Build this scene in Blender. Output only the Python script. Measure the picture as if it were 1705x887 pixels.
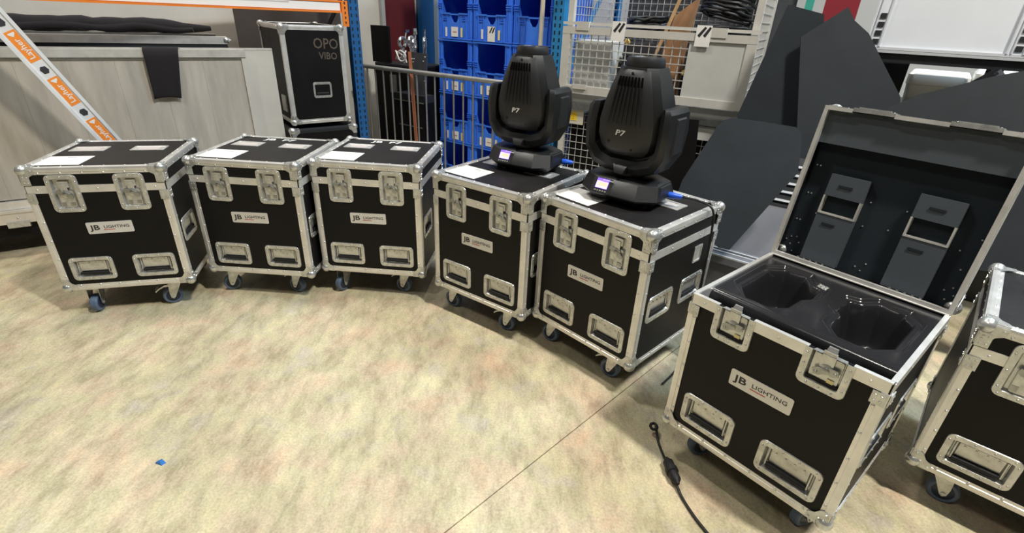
import bpy, math, random
from mathutils import Vector as V, Matrix as MX

random.seed(7)
for o in list(bpy.data.objects):
    bpy.data.objects.remove(o)
SC = bpy.context.scene
COL = SC.collection
R = math.radians

# ------------------------------------------------------------------ camera
FPX, IW, IH = 832.5, 1705, 887
PITCH, ROLL, CAMH = R(26.56), R(-2.67), 1.561
_fw = V((0, math.cos(PITCH), -math.sin(PITCH)))
_r0 = V((1, 0, 0))
_d0 = _fw.cross(_r0)
CR = _r0 * math.cos(ROLL) + _d0 * math.sin(ROLL)
CD = _d0 * math.cos(ROLL) - _r0 * math.sin(ROLL)
CO = V((0, 0, CAMH))
cam_data = bpy.data.cameras.new('camera')
cam = bpy.data.objects.new('camera', cam_data)
COL.objects.link(cam)
m = MX((CR, -CD, -_fw)).transposed().to_4x4()
m.translation = CO
cam.matrix_world = m
cam_data.sensor_fit = 'HORIZONTAL'
cam_data.sensor_width = 36
cam_data.lens = FPX / IW * 36
cam_data.clip_start = .05
SC.camera = cam

# ------------------------------------------------------------------ world, lights, exposure
SC.view_settings.view_transform = 'Standard'
SC.view_settings.look = 'None'
SC.view_settings.exposure = -0.12
SC.view_settings.gamma = 1.0
SC.view_settings.use_curve_mapping = False
w = bpy.data.worlds.new('hall_light')
SC.world = w
w.use_nodes = True
w.node_tree.nodes['Background'].inputs[0].default_value = (1.0, .98, .95, 1)
w.node_tree.nodes['Background'].inputs[1].default_value = .04


def area(name, loc, target, sx, sy, power, col):
    l = bpy.data.lights.new(name, 'AREA')
    l.shape = 'RECTANGLE'
    l.size, l.size_y, l.energy, l.color = sx, sy, power, col
    o = bpy.data.objects.new(name, l)
    COL.objects.link(o)
    o.location = loc
    o.rotation_euler = (V(target) - V(loc)).to_track_quat('-Z', 'Y').to_euler()
    return o


WARM = (1.0, .955, .87)
area('overhead_light', (2.6, -.2, 7.0), (2.2, .1, 0), .28, 1.0, 610, WARM)
area('overhead_light', (.2, 4.8, 7.0), (.1, 4.2, 0), .28, 1.0, 70, WARM)
area('overhead_light', (-2.5, 3.2, 7.0), (-2.3, 2.8, 0), .28, 1.0, 200, WARM)
area('overhead_light', (-3.0, -1.2, 7.0), (-2.6, -.4, 0), .28, 1.0, 110, WARM)  # added front-left fill, lifts the board and the case fronts
area('glare_fill', (4.6, 2.2, 6.0), (1.6, 2.4, .6), 1.6, 1.2, 300, (.62, .82, 1.0))  # added bluish fill, stands in for veiling glare at the upper right


# ------------------------------------------------------------------ photograph rays (to find real places)
def ray(u, v):
    return CR * ((u - IW / 2) / FPX) + CD * ((v - IH / 2) / FPX) + _fw


def at(u, v, y):
    r = ray(u, v)
    return CO + r * (y / r.y)


def atz(u, v, z):
    r = ray(u, v)
    return CO + r * ((z - CAMH) / r.z)


def atp(u, v, p0, n):
    r = ray(u, v)
    n = V(n)
    return CO + r * ((V(p0) - CO).dot(n) / r.dot(n))


# ------------------------------------------------------------------ materials
MATS = {}


def mat(name, col, rough=.5, metal=0.0, spec=.5, noise=0.0, nscale=20, bump=0.0, bscale=200, col2=None,
        rvar=0.0, stretch=None, coat=0.0, sheen=0.0):
    if name in MATS:
        return MATS[name]
    mt = bpy.data.materials.new(name)
    mt.use_nodes = True
    nt = mt.node_tree
    b = nt.nodes['Principled BSDF']
    b.inputs['Base Color'].default_value = (*col, 1)
    b.inputs['Roughness'].default_value = rough
    b.inputs['Metallic'].default_value = metal
    b.inputs['Specular IOR Level'].default_value = spec
    b.inputs['Coat Weight'].default_value = coat
    b.inputs['Coat Roughness'].default_value = .08
    b.inputs['Sheen Weight'].default_value = sheen
    tc = nt.nodes.new('ShaderNodeTexCoord')
    mp = nt.nodes.new('ShaderNodeMapping')
    nt.links.new(tc.outputs['Object'], mp.inputs[0])
    if stretch:
        mp.inputs['Scale'].default_value = stretch
    if noise or rvar:
        n = nt.nodes.new('ShaderNodeTexNoise')
        n.inputs['Scale'].default_value = nscale
        n.inputs['Detail'].default_value = 6
        n.inputs['Roughness'].default_value = .65
        nt.links.new(mp.outputs[0], n.inputs['Vector'])
        if noise:
            r = nt.nodes.new('ShaderNodeValToRGB')
            r.color_ramp.elements[0].position = .3
            r.color_ramp.elements[1].position = .7
            c2 = col2 or tuple(c * (1 - noise) for c in col)
            r.color_ramp.elements[0].color = (*c2, 1)
            r.color_ramp.elements[1].color = (*col, 1)
            nt.links.new(n.outputs['Fac'], r.inputs[0])
            nt.links.new(r.outputs[0], b.inputs['Base Color'])
        if rvar:
            q = nt.nodes.new('ShaderNodeMapRange')
            q.inputs[3].default_value = max(.02, rough - rvar)
            q.inputs[4].default_value = min(1, rough + rvar)
            nt.links.new(n.outputs['Fac'], q.inputs[0])
            nt.links.new(q.outputs[0], b.inputs['Roughness'])
    if bump:
        n2 = nt.nodes.new('ShaderNodeTexNoise')
        n2.inputs['Scale'].default_value = bscale
        n2.inputs['Detail'].default_value = 4
        nt.links.new(mp.outputs[0], n2.inputs['Vector'])
        bp = nt.nodes.new('ShaderNodeBump')
        bp.inputs['Strength'].default_value = bump
        bp.inputs['Distance'].default_value = .01
        nt.links.new(n2.outputs['Fac'], bp.inputs['Height'])
        nt.links.new(bp.outputs[0], b.inputs['Normal'])
    MATS[name] = mt
    return mt


def emit(name, col, strength):
    mt = mat(name, col, .4)
    b = mt.node_tree.nodes['Principled BSDF']
    b.inputs['Emission Color'].default_value = (*col, 1)
    b.inputs['Emission Strength'].default_value = strength
    return mt


ALU = mat('aluminium', (.86, .85, .82), .36, .60, noise=.26, nscale=9, rvar=.10, bump=.03, bscale=60)
STEEL = mat('zinc_steel', (.70, .71, .69), .30, .70, noise=.40, nscale=30, rvar=.1, bump=.05, bscale=90)
STEELD = mat('dull_steel', (.42, .43, .42), .36, .9, noise=.3, nscale=40)
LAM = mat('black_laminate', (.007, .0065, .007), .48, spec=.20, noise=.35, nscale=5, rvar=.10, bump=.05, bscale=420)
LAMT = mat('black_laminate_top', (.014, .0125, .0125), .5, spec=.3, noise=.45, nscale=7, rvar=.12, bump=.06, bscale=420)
RUB = mat('black_rubber', (.012, .012, .013), .55, spec=.3)
FOAM = mat('black_foam', (.018, .024, .030), .9, spec=.15, bump=.15, bscale=500)  # bluish tint puts some of the veiling glare into the colour
FOAMG = mat('grey_foam', (.066, .077, .090), .92, spec=.15, bump=.2, bscale=500)  # raised bluish grey, glare over the lid is in the colour
GLOSS = mat('glossy_black_plastic', (.018, .018, .020), .17, spec=.7, rvar=.05, nscale=12)
HOUS = mat('black_housing_plastic', (.010, .011, .012), .38, spec=.5, bump=.04, bscale=700, rvar=.06, nscale=15)
HOUS2 = mat('charcoal_housing_plastic', (.017, .017, .019), .42, spec=.45, bump=.05, bscale=700)
TYRE = mat('grey_blue_tyre', (.11, .16, .25), .5, noise=.3, nscale=30)
HUBB = mat('blue_wheel_hub', (.008, .018, .045), .4)
PAPER = mat('white_paper', (.86, .85, .82), .7, noise=.05, nscale=12)
PLATE = mat('brushed_plate', (.72, .71, .69), .38, .25, noise=.1, nscale=14)
INK = mat('black_ink', (.02, .02, .022), .6)
REDI = mat('red_ink', (.45, .04, .03), .6)
WHITE = mat('white_paint', (.82, .82, .80), .6)
BLUEC = mat('blue_crate_plastic', (.055, .22, .90), .42, spec=.4, noise=.12, nscale=6)
BLUER = mat('blue_rack_paint', (.012, .11, .31), .4, noise=.2, nscale=15)
BLUEB = mat('bright_blue_paint', (.03, .27, .60), .4, noise=.15, nscale=15)
ORANGE = mat('orange_paint', (.85, .22, .02), .45, noise=.15, nscale=10)
ORSTK = mat('orange_sticker', (.90, .27, .03), .5)
CREAM = mat('cream_wall', (.62, .60, .54), .8, noise=.12, nscale=2.5, bump=.03, bscale=60)
GREYW = mat('grey_wall', (.52, .53, .52), .75, noise=.1, nscale=2.5)
BOARD = mat('grey_washed_wood', (.54, .495, .43), .62, noise=.32, nscale=3.2, stretch=(3.5, 3.5, .5), bump=.05, bscale=40)
BOARD2 = mat('pale_board', (.58, .555, .50), .6, noise=.12, nscale=3)
CLOTH = mat('black_cloth', (.020, .018, .020), .92, spec=.1, sheen=.15, bump=.2, bscale=260)
MAT_ = mat('black_mat', (.022, .028, .034), .75, spec=.3, noise=.3, nscale=4, bump=.06, bscale=300)  # base colour tinted bluish to stand in for haze
GALV = mat('galvanised_tube', (.52, .52, .50), .38, .75, noise=.25, nscale=18)
CAGE = mat('cage_grey_paint', (.60, .585, .54), .5, noise=.12, nscale=14)
SHEET = mat('grey_sheet', (.58, .585, .56), .45, noise=.1, nscale=5)
WIREM = mat('wire_grey', (.62, .62, .60), .42, .3)
WOOD = mat('wood', (.58, .36, .17), .6, noise=.35, nscale=6, stretch=(6, 6, .8))
WOODR = mat('reddish_wood', (.42, .15, .07), .55, noise=.3, nscale=6)
LEATH = mat('brown_card', (.33, .17, .08), .6, noise=.4, nscale=4)
YEL = mat('yellow_plastic', (.85, .60, .04), .5)
CABLE = mat('black_cable', (.014, .014, .015), .45, spec=.4)
BLUEP = mat('blue_connector', (.02, .12, .72), .4)
LGREY = mat('light_grey_frame', (.70, .73, .77), .4, .2, noise=.06, nscale=8)
LGREYP = mat('light_grey_panel', (.72, .76, .82), .5, noise=.06, nscale=4)
MGREY = mat('mid_grey_panel', (.21, .22, .25), .5, noise=.1, nscale=5)
DARKM = mat('dark_metal', (.03, .033, .038), .45, .3, noise=.2, nscale=10)
REDD = mat('red_door_paint', (.10, .003, .005), .5, noise=.2, nscale=4)
GOLD = mat('gold_marker', (.085, .064, .045), .6)
SCRP = mat('blue_scrap', (.02, .16, .50), .4)
SCREENB = emit('screen_violet', (.20, .10, .95), 1.3)
SCREENL = emit('screen_lilac', (.72, .52, .98), 1.0)
SCREENO = emit('screen_peach', (1.0, .48, .32), 1.0)


# floor material: worn warm concrete
def floor_mat():
    mt = bpy.data.materials.new('worn_concrete')
    mt.use_nodes = True
    nt = mt.node_tree
    L = nt.links
    b = nt.nodes['Principled BSDF']
    tc = nt.nodes.new('ShaderNodeTexCoord')

    def noise(scale, detail, rough, sc=(1, 1, 1), rot=0):
        mp = nt.nodes.new('ShaderNodeMapping')
        mp.inputs['Scale'].default_value = sc
        mp.inputs['Rotation'].default_value = (0, 0, rot)
        L.new(tc.outputs['Object'], mp.inputs[0])
        n = nt.nodes.new('ShaderNodeTexNoise')
        n.inputs['Scale'].default_value = scale
        n.inputs['Detail'].default_value = detail
        n.inputs['Roughness'].default_value = rough
        L.new(mp.outputs[0], n.inputs['Vector'])
        return n

    def ramp(n, p):
        r = nt.nodes.new('ShaderNodeValToRGB')
        while len(r.color_ramp.elements) < len(p):
            r.color_ramp.elements.new(.5)
        for e, (pos, c) in zip(r.color_ramp.elements, p):
            e.position = pos
            e.color = (*c, 1)
        L.new(n, r.inputs[0])
        return r.outputs[0]

    def mix(a, c, fac, mode):
        x = nt.nodes.new('ShaderNodeMix')
        x.data_type = 'RGBA'
        x.blend_type = mode
        x.inputs[0].default_value = fac
        L.new(a, x.inputs[6])
        L.new(c, x.inputs[7])
        return x.outputs[2]
    big = noise(1.5, 9, .68)
    base = ramp(big.outputs['Fac'], [(.30, (.34, .28, .178)), (.48, (.535, .46, .303)), (.68, (.75, .67, .46))])
    hue = noise(4.2, 7, .62)
    hcol = ramp(hue.outputs['Fac'], [(.33, (.64, .42, .31)), (.45, (.59, .49, .37)), (.55, (.54, .52, .33)), (.68, (.48, .45, .44))])
    c = mix(base, hcol, .48, 'MIX')
    sc = noise(11, 9, .75, (1, .42, 1), R(38))
    scr = ramp(sc.outputs['Fac'], [(.36, (.58, .56, .52)), (.52, (1, 1, 1)), (.68, (1.30, 1.28, 1.20))])
    c = mix(c, scr, .75, 'MULTIPLY')
    fine = noise(110, 4, .7)
    fr = ramp(fine.outputs['Fac'], [(.3, (.66, .64, .61)), (.6, (1.08, 1.08, 1.07))])
    c = mix(c, fr, .7, 'MULTIPLY')
    L.new(c, b.inputs['Base Color'])
    q = nt.nodes.new('ShaderNodeMapRange')
    q.inputs[3].default_value = .38
    q.inputs[4].default_value = .66
    L.new(sc.outputs['Fac'], q.inputs[0])
    L.new(q.outputs[0], b.inputs['Roughness'])
    b.inputs['Specular IOR Level'].default_value = .35
    bp = nt.nodes.new('ShaderNodeBump')
    bp.inputs['Strength'].default_value = .12
    bp.inputs['Distance'].default_value = .006
    L.new(fine.outputs['Fac'], bp.inputs['Height'])
    L.new(bp.outputs[0], b.inputs['Normal'])
    return mt


FLOOR = floor_mat()


# ------------------------------------------------------------------ mesh builder
class MB:
    def __init__(s):
        s.v, s.f = [], []

    def add(s, vs, fs, M=None):
        k = len(s.v)
        s.v += [tuple(M @ V(p)) if M else tuple(p) for p in vs]
        s.f += [tuple(i + k for i in q) for q in fs]
        return s

    def box(s, lo, hi, M=None):
        (a, b, c), (d, e, f) = lo, hi
        vs = [(a, b, c), (d, b, c), (d, e, c), (a, e, c), (a, b, f), (d, b, f), (d, e, f), (a, e, f)]
        return s.add(vs, [(0, 3, 2, 1), (4, 5, 6, 7), (0, 1, 5, 4), (1, 2, 6, 5), (2, 3, 7, 6), (3, 0, 4, 7)], M)

    def cbox(s, c, d, M=None):
        return s.box([c[i] - d[i] / 2 for i in range(3)], [c[i] + d[i] / 2 for i in range(3)], M)

    def prism(s, poly, z0, z1, M=None):
        n = len(poly)
        vs = [(x, y, z0) for x, y in poly] + [(x, y, z1) for x, y in poly]
        fs = [tuple(range(n - 1, -1, -1)), tuple(range(n, 2 * n))]
        fs += [(i, (i + 1) % n, n + (i + 1) % n, n + i) for i in range(n)]
        return s.add(vs, fs, M)

    def loft(s, loops, cap0=True, cap1=True, M=None):
        n = len(loops[0])
        vs = [p for l in loops for p in l]
        fs = []
        for j in range(len(loops) - 1):
            for i in range(n):
                a, b = j * n + i, j * n + (i + 1) % n
                fs.append((a, b, b + n, a + n))
        if cap0:
            fs.append(tuple(range(n - 1, -1, -1)))
        if cap1:
            fs.append(tuple(range((len(loops) - 1) * n, len(loops) * n)))
        return s.add(vs, fs, M)

    def bar(s, p0, p1, wx, wy, up=(0, 0, 1)):
        p0, p1 = V(p0), V(p1)
        d = (p1 - p0).normalized()
        u = V(up)
        if abs(d.dot(u)) > .98:
            u = V((0, 1, 0))
        a = d.cross(u).normalized()
        b = a.cross(d)
        lp = [[p + a * (wx / 2 * i) + b * (wy / 2 * j) for i, j in ((-1, -1), (1, -1), (1, 1), (-1, 1))] for p in (p0, p1)]
        return s.loft(lp)

    def tube(s, pts, r, n=8, closed=False):
        pts = [V(p) for p in pts]
        loops = []
        prev = None
        N = len(pts)
        for i, p in enumerate(pts):
            if closed:
                d = (pts[(i + 1) % N] - pts[i - 1]).normalized()
            else:
                d = (pts[min(i + 1, N - 1)] - pts[max(i - 1, 0)]).normalized()
            if prev is None:
                u = V((0, 0, 1)) if abs(d.z) < .9 else V((1, 0, 0))
                a = d.cross(u).normalized()
            else:
                a = (prev - d * prev.dot(d)).normalized()
            prev = a
            b = d.cross(a)
            rr = r[i] if isinstance(r, (list, tuple)) else r
            loops.append([p + (a * math.cos(t) + b * math.sin(t)) * rr for t in (2 * math.pi * k / n for k in range(n))])
        if closed:
            loops.append(loops[0])
            return s.loft(loops, False, False)
        return s.loft(loops)

    def lathe(s, prof, n=16, M=None):
        loops = [[(r * math.cos(2 * math.pi * k / n), r * math.sin(2 * math.pi * k / n), z) for k in range(n)] for r, z in prof]
        return s.loft(loops, True, True, M)

    def ball(s, c, r, n=12, m=7, M=None):
        prof = [(max(1e-4, r * math.sin(math.pi * j / m)), -r * math.cos(math.pi * j / m)) for j in range(m + 1)]
        T = MX.Translation(V(c))
        return s.lathe(prof, n, (M @ T) if M else T)

    def rivet(s, p, nrm, r=.0052, h=.0028, n=6):
        p, nz = V(p), V(nrm).normalized()
        a = nz.orthogonal().normalized()
        b = nz.cross(a)
        ring = lambda rr, hh: [p + (a * math.cos(t) + b * math.sin(t)) * rr + nz * hh for t in (2 * math.pi * k / n for k in range(n))]
        vs = ring(r, -.001) + ring(r * .7, h * .8) + [p + nz * h]
        fs = []
        for i in range(n):
            j = (i + 1) % n
            fs += [(i, j, n + j, n + i), (n + i, n + j, 2 * n)]
        return s.add(vs, fs)

    def mesh(s, name, material, smooth=None):
        me = bpy.data.meshes.new(name)
        me.from_pydata(s.v, [], s.f)
        me.materials.append(material)
        me.update()
        if smooth is not None:
            for p in me.polygons:
                p.use_smooth = True
            try:
                me.set_sharp_from_angle(angle=R(smooth))
            except Exception:
                pass
        return me

    def build(s, name, material, parent=None, M=None, smooth=None, stuff=False, label=None):
        o = bpy.data.objects.new(name, s.mesh(name, material, smooth))
        COL.objects.link(o)
        if parent:
            o.parent = parent
        if M is not None:
            o.matrix_local = M
        if stuff:
            o['kind'] = 'stuff'
        if label:
            o['label'] = label
        return o


def place(name, me, parent=None, M=None):
    o = bpy.data.objects.new(name, me)
    COL.objects.link(o)
    if parent:
        o.parent = parent
    if M is not None:
        o.matrix_local = M
    return o


def empty(name, label, cat, loc=(0, 0, 0), rz=0, group=None):
    o = bpy.data.objects.new(name, None)
    COL.objects.link(o)
    o.empty_display_size = .1
    o.location = loc
    o.rotation_euler = (0, 0, rz)
    return tag(o, label, cat, group)


def tag(o, label, cat, group=None):
    o['label'] = label
    o['category'] = cat
    if group:
        o['group'] = group
    return o


def struct(o):
    o['kind'] = 'structure'
    return o


def kids(o):
    return [c for c in bpy.data.objects if c.parent == o]


def copy_tree(o, parent=None, skip=()):
    cs = CH[o.name] if o.name in CH else []
    c = o.copy()
    COL.objects.link(c)
    c.parent = parent
    for ch in cs:
        if ch.name.split('.')[0] in skip:
            continue
        copy_tree(ch, c, skip)
    return c


CH = {}


def index_children():
    CH.clear()
    for o in bpy.data.objects:
        if o.parent:
            CH.setdefault(o.parent.name, []).append(o)


def rrect(w, h, r, n=4, z=0.0, cx=0, cy=0):
    pts = []
    for (sx, sy, a0) in ((1, 1, 0), (-1, 1, 90), (-1, -1, 180), (1, -1, 270)):
        for k in range(n + 1):
            a = R(a0 + 90 * k / n)
            pts.append((cx + sx * (w / 2 - r) + r * math.cos(a), cy + sy * (h / 2 - r) + r * math.sin(a), z))
    return pts


TXT = {}


def text_mesh(body, size, material, ext=.0006, xs=1.0, shear=0.0, bold=0.0):
    key = (body, size, material.name, xs, shear, bold)
    if key in TXT:
        return TXT[key]
    cu = bpy.data.curves.new('lettering', 'FONT')
    cu.body = body
    cu.size = size
    cu.extrude = ext
    cu.offset = bold
    cu.shear = shear
    cu.align_x, cu.align_y = 'CENTER', 'CENTER'
    cu.resolution_u = 2
    o = bpy.data.objects.new('lettering', cu)
    COL.objects.link(o)
    bpy.context.view_layer.update()
    me = bpy.data.meshes.new_from_object(o.evaluated_get(bpy.context.evaluated_depsgraph_get()))
    bpy.data.objects.remove(o)
    me.transform(MX.Diagonal((xs, 1, 1, 1)))
    me.materials.clear()
    me.materials.append(material)
    TXT[key] = me
    return me


T = MX.Translation
RX = lambda a: MX.Rotation(R(a), 4, 'X')
RY = lambda a: MX.Rotation(R(a), 4, 'Y')
RZ = lambda a: MX.Rotation(R(a), 4, 'Z')


def frame(origin, ang):
    """local frame: s along the run, t away from the camera, z up"""
    return T(V(origin)) @ RZ(ang)


def face(k):
    """k 0 front, 1 right, 2 back, 3 left: local x right, y up, z outward"""
    return RZ(90 * k) @ RX(90)


# ================================================================== THE SETTING
# floor: two concrete slabs with a saw-cut joint between them
ja, jb = V((.578, 1.889, 0)), V((-.185, 1.099, 0))
jd = (jb - ja).normalized()
jn = V((-jd.y, jd.x, 0))
if jn.x < 0:
    jn = -jn
p, q = ja - jd * 6, ja + jd * 9
for sgn in (1, -1):
    g = jn * (.0022 * sgn)
    far = jn * (9 * sgn)
    vs = [p + g, q + g, q + far, p + far]
    if sgn < 0:
        vs.reverse()
    mb = MB().loft([[v - V((0, 0, .08)) for v in vs], vs])
    struct(mb.build('floor' if sgn == 1 else 'floor_slab', FLOOR))
struct(MB().cbox((0, 2, -.11), (22, 22, .06)).build('floor_bed', mat('joint_dirt', (.05, .045, .04), .9)))
# walls
LW = frame((-1.82, 3.9, 0), 33.5)
CF = frame((-.76, 5.0, 0), -35)
struct(MB().box((-4.5, 1.25, 0), (2.6, 1.37, 4.2), LW).build('wall_left', CREAM))
struct(MB().box((-.2, 1.42, 0), (6.5, 1.54, 4.2), CF).build('wall_back', GREYW))
d1 = MB().box((1.30, 1.19, 0), (1.62, 1.248, 2.6), LW)
door = struct(d1.build('door_1', REDD))
MB().box((1.26, 1.17, 0), (1.295, 1.249, 2.65), LW).build('door_frame', mat('door_frame_grey', (.35, .36, .36), .5), door)
MB().box((1.58, 1.10, .95), (1.6, 1.19, 1.1), LW).build('door_handle', STEELD, door)
tr = struct(MB().box((1.66, 1.12, 0), (1.80, 1.248, 4.0), LW).build('trim_1', BLUER))
for k in range(6):
    x = 1.84 + k * .12
    struct(MB().box((x, 1.222, 0), (x + .05, 1.249, 4.0), LW).build('trim_%d' % (k + 2), mat('shade_grey_wall', (.30, .30, .285), .7)))


# ================================================================== FLIGHT CASES
W, D, HB, HT, CZ = .60, .583, .572, .657, .16     # width, depth, base height, total height, caster height


def panel_cells(w, h, holes, z0, z1):
    """flat board w x h (centred x, y from 0) with rectangular holes, in face coordinates"""
    xs = sorted({-w / 2, w / 2, *[a for hh in holes for a in (hh[0], hh[2])]})
    ys = sorted({0, h, *[a for hh in holes for a in (hh[1], hh[3])]})
    mb = MB()
    for i in range(len(xs) - 1):
        for j in range(len(ys) - 1):
            mx, my = (xs[i] + xs[i + 1]) / 2, (ys[j] + ys[j + 1]) / 2
            if any(a < mx < c and b < my < d for a, b, c, d in holes):
                continue
            mb.box((xs[i], ys[j], z0), (xs[i + 1], ys[j + 1], z1))
    return mb


def dish_mb(w, h, depth, fl, r, proud=.0035):
    L = [rrect(w, h, r, 4, 0), rrect(w - .003, h - .003, r - .001, 4, proud), rrect(w - 2 * fl, h - 2 * fl, max(.006, r - fl + .004), 4, proud),
         rrect(w - 2 * fl - .004, h - 2 * fl - .004, max(.005, r - fl + .002), 4, -.001),
         rrect(w - 2 * fl - .012, h - 2 * fl - .012, max(.004, r - fl), 4, -depth)]
    return MB().loft(L, False, True)


def rim_rivets(w, h, fl, nx, ny, proud=.0035, r=.0042):
    mb = MB()
    a, b = w / 2 - fl / 2, h / 2 - fl / 2
    for i in range(nx):
        x = -a * .86 + 2 * a * .86 * i / (nx - 1)
        for s in (1, -1):
            mb.rivet((x, s * b, proud), (0, 0, 1), r)
    for j in range(ny):
        y = -b * .72 + 2 * b * .72 * j / max(1, ny - 1)
        for s in (1, -1):
            mb.rivet((s * a, y, proud), (0, 0, 1), r)
    return mb


HW, HH = .200, .132
_hd = dish_mb(HW, HH, .016, .020, .022).mesh('recessed_handle', STEEL, 35)
_hr = rim_rivets(HW, HH, .020, 4, 2).mesh('rim_rivets', STEEL, 60)
_hb = MB()
_hb.tube([(-.064, -.027, -.004), (.064, -.027, -.004)], .0085, 10)
_hb = _hb.mesh('grip', RUB, 50)
_hf = MB()
for sx in (-1, 1):
    _hf.tube([(sx * .067, -.030, -.005), (sx * .067, .036, -.010)], .0035, 6)
_hf.loft([[(-.062, -.020, -.0155), (.062, -.020, -.0155), (.062, .040, -.0155), (-.062, .040, -.0155)], [(-.060, -.016, -.010), (.060, -.016, -.010), (.060, .038, -.007), (-.060, .038, -.007)]])
for k in range(4):
    _hf.rivet((-.045 + .03 * k, .030, -.0073), (0, 0, 1), .004)
_hf = _hf.mesh('spring_plate', STEEL, 40)


def handle(parent, M):
    o = place('recessed_handle', _hd, parent, M)
    r = place('rim_rivets', _hr, o)
    r['kind'] = 'stuff'
    place('grip', _hb, o)
    place('spring_plate', _hf, o)
    return o


LWD, LHT = .136, .192
_ld = dish_mb(LWD, LHT, .014, .021, .022).mesh('butterfly_latch', STEEL, 35)
_lr = rim_rivets(LWD, LHT, .021, 3, 3).mesh('rim_rivets', STEEL, 60)
_lm = MB()
_lm.prism([(x, y) for x, y, _ in rrect(.062, .085, .008, 3)], -.013, -.004, T((0, -.028, 0)))
_lm.box((-.022, .030, -.013), (.022, .062, -.003))
_lm.box((-.014, -.005, -.004), (.014, .050, .001))
_lm.lathe([(.019, -.004), (.019, .001), (.012, .003), (.004, .004)], 14, T((0, .0, 0)))
_lm = _lm.mesh('latch_plate', STEEL, 40)
_lw = MB()
for s in (1, -1):
    _lw.prism([(0, -.007), (s * .018, -.015), (s * .034, -.012), (s * .036, .004), (s * .02, .009), (0, .007)][::s], .0008, .0045)
_lw.lathe([(.010, .0), (.010, .006), (.005, .008)], 10)
_lw = _lw.mesh('twist_wing', STEELD, 40)
_lk = MB().box((-.030, -.085 + .02, -.013), (-.012, -.045, -.0025)).box((.008, -.062, -.004), (.026, -.046, -.001))
_lk = _lk.mesh('latch_stop', STEELD)


def latch(parent, M):
    o = place('butterfly_latch', _ld, parent, M)
    place('rim_rivets', _lr, o)['kind'] = 'stuff'
    place('latch_plate', _lm, o)
    place('twist_wing', _lw, o, RZ(-28))
    place('latch_stop', _lk, o)
    return o


_pl = MB().prism([(x, y) for x, y, _ in rrect(.205, .062, .006, 3)], .0005, .0030).mesh('name_plate', PLATE)


def name_plate(parent, M):
    o = place('name_plate', _pl, parent, M)
    place('lettering', text_mesh('JB', .037, INK, xs=1.35, bold=.0006), o, T((-.066, .001, .0032)))
    place('lettering', text_mesh('LIGHTING', .0215, INK, xs=1.18), o, T((.030, .0035, .0032)))
    MB().box((-.031, -.0125, .0030), (.020, -.0095, .0036)).build('underline', REDI, o)
    return o


_lh = MB().loft([rrect(.165, .10, .004, 1, 0), rrect(.165, .10, .004, 1, .003), rrect(.143, .078, .003, 1, .003), rrect(.139, .074, .003, 1, .0006)], False, True)
_lh = _lh.mesh('label_holder', ALU)
_li = MB().box((-.05, -.026, .0007), (.05, .026, .0014)).mesh('label_card', mat('pinkish_card', (.55, .50, .48), .6))
# small side label holder
_sh = MB().loft([rrect(.07, .085, .004, 1, 0), rrect(.07, .085, .004, 1, .003), rrect(.052, .067, .003, 1, .003), rrect(.05, .065, .003, 1, .0008)], False, True).mesh('label_holder', ALU)


def edge_mb(p0, p1, a, b, wd=.030):
    """aluminium angle along p0-p1; a, b unit vectors pointing from the edge into the two faces"""
    p0, p1, a, b = V(p0), V(p1), V(a), V(b)
    t = .0022
    oa, ob = -b * t, -a * t            # outward offsets of the two faces
    c = [a * wd + oa * .2, a * wd + oa, a * (wd * .62) + oa, a * (wd * .58) + oa * 2.0, a * .006 + oa * 2.0, oa * 1.3 + ob * 1.3,
         b * .006 + ob * 2.0, b * (wd * .58) + ob * 2.0, b * (wd * .62) + ob, b * wd + ob, b * wd + ob * .2, (a + b) * .0005]
    if (p1 - p0).dot(a.cross(b)) > 0:
        c.reverse()
    return MB().loft([[p0 + x for x in c], [p1 + x for x in c]])


def edge_rivets(mb, p0, p1, a, b, n, wd=.030):
    p0, p1, a, b = V(p0), V(p1), V(a), V(b)
    for i in range(n):
        q = p0.lerp(p1, (i + .5) / n)
        mb.rivet(q + a * (wd * .78) - b * .0022, -b, .0058, .0034)
        mb.rivet(q + b * (wd * .78) - a * .0022, -a, .0058, .0034)


def corner_mb(sx, sy, sz, arm=.062):
    """ball corner in the octant pointing outwards at (sx, sy, sz), vertex at the origin"""
    mb = MB()
    dirs = [V((-sx, 0, 0)), V((0, -sy, 0)), V((0, 0, -sz))]
    c = (dirs[0] + dirs[1] + dirs[2]) * .010
    mb.ball(c, .027, 14, 8)
    for i in range(3):
        a, b, n = dirs[i], dirs[(i + 1) % 3], -dirs[(i + 2) % 3]
        poly = [(0, 0), (arm, 0), (arm, .020), (arm - .006, .029), (.038, .040), (.029, arm - .006), (.020, arm), (0, arm)]
        lo = [a * x + b * y + n * .004 for x, y in poly]
        hi = [a * x + b * y + n * .0068 for x, y in poly]
        mb.loft([lo, hi] if a.cross(b).dot(n) > 0 else [list(reversed(lo)), list(reversed(hi))])
        for x, y in ((arm - .010, .010), (.010, arm - .010), (.026, .026)):
            mb.rivet(a * x + b * y + n * .0068, n, .0048)
    return mb


CMESH = {}


def corner(parent, p, s, name='corner_ball'):
    if s not in CMESH:
        CMESH[s] = corner_mb(*s).mesh('corner_ball', STEEL, 40)
    return place(name, CMESH[s], parent, T(V(p)))


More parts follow.
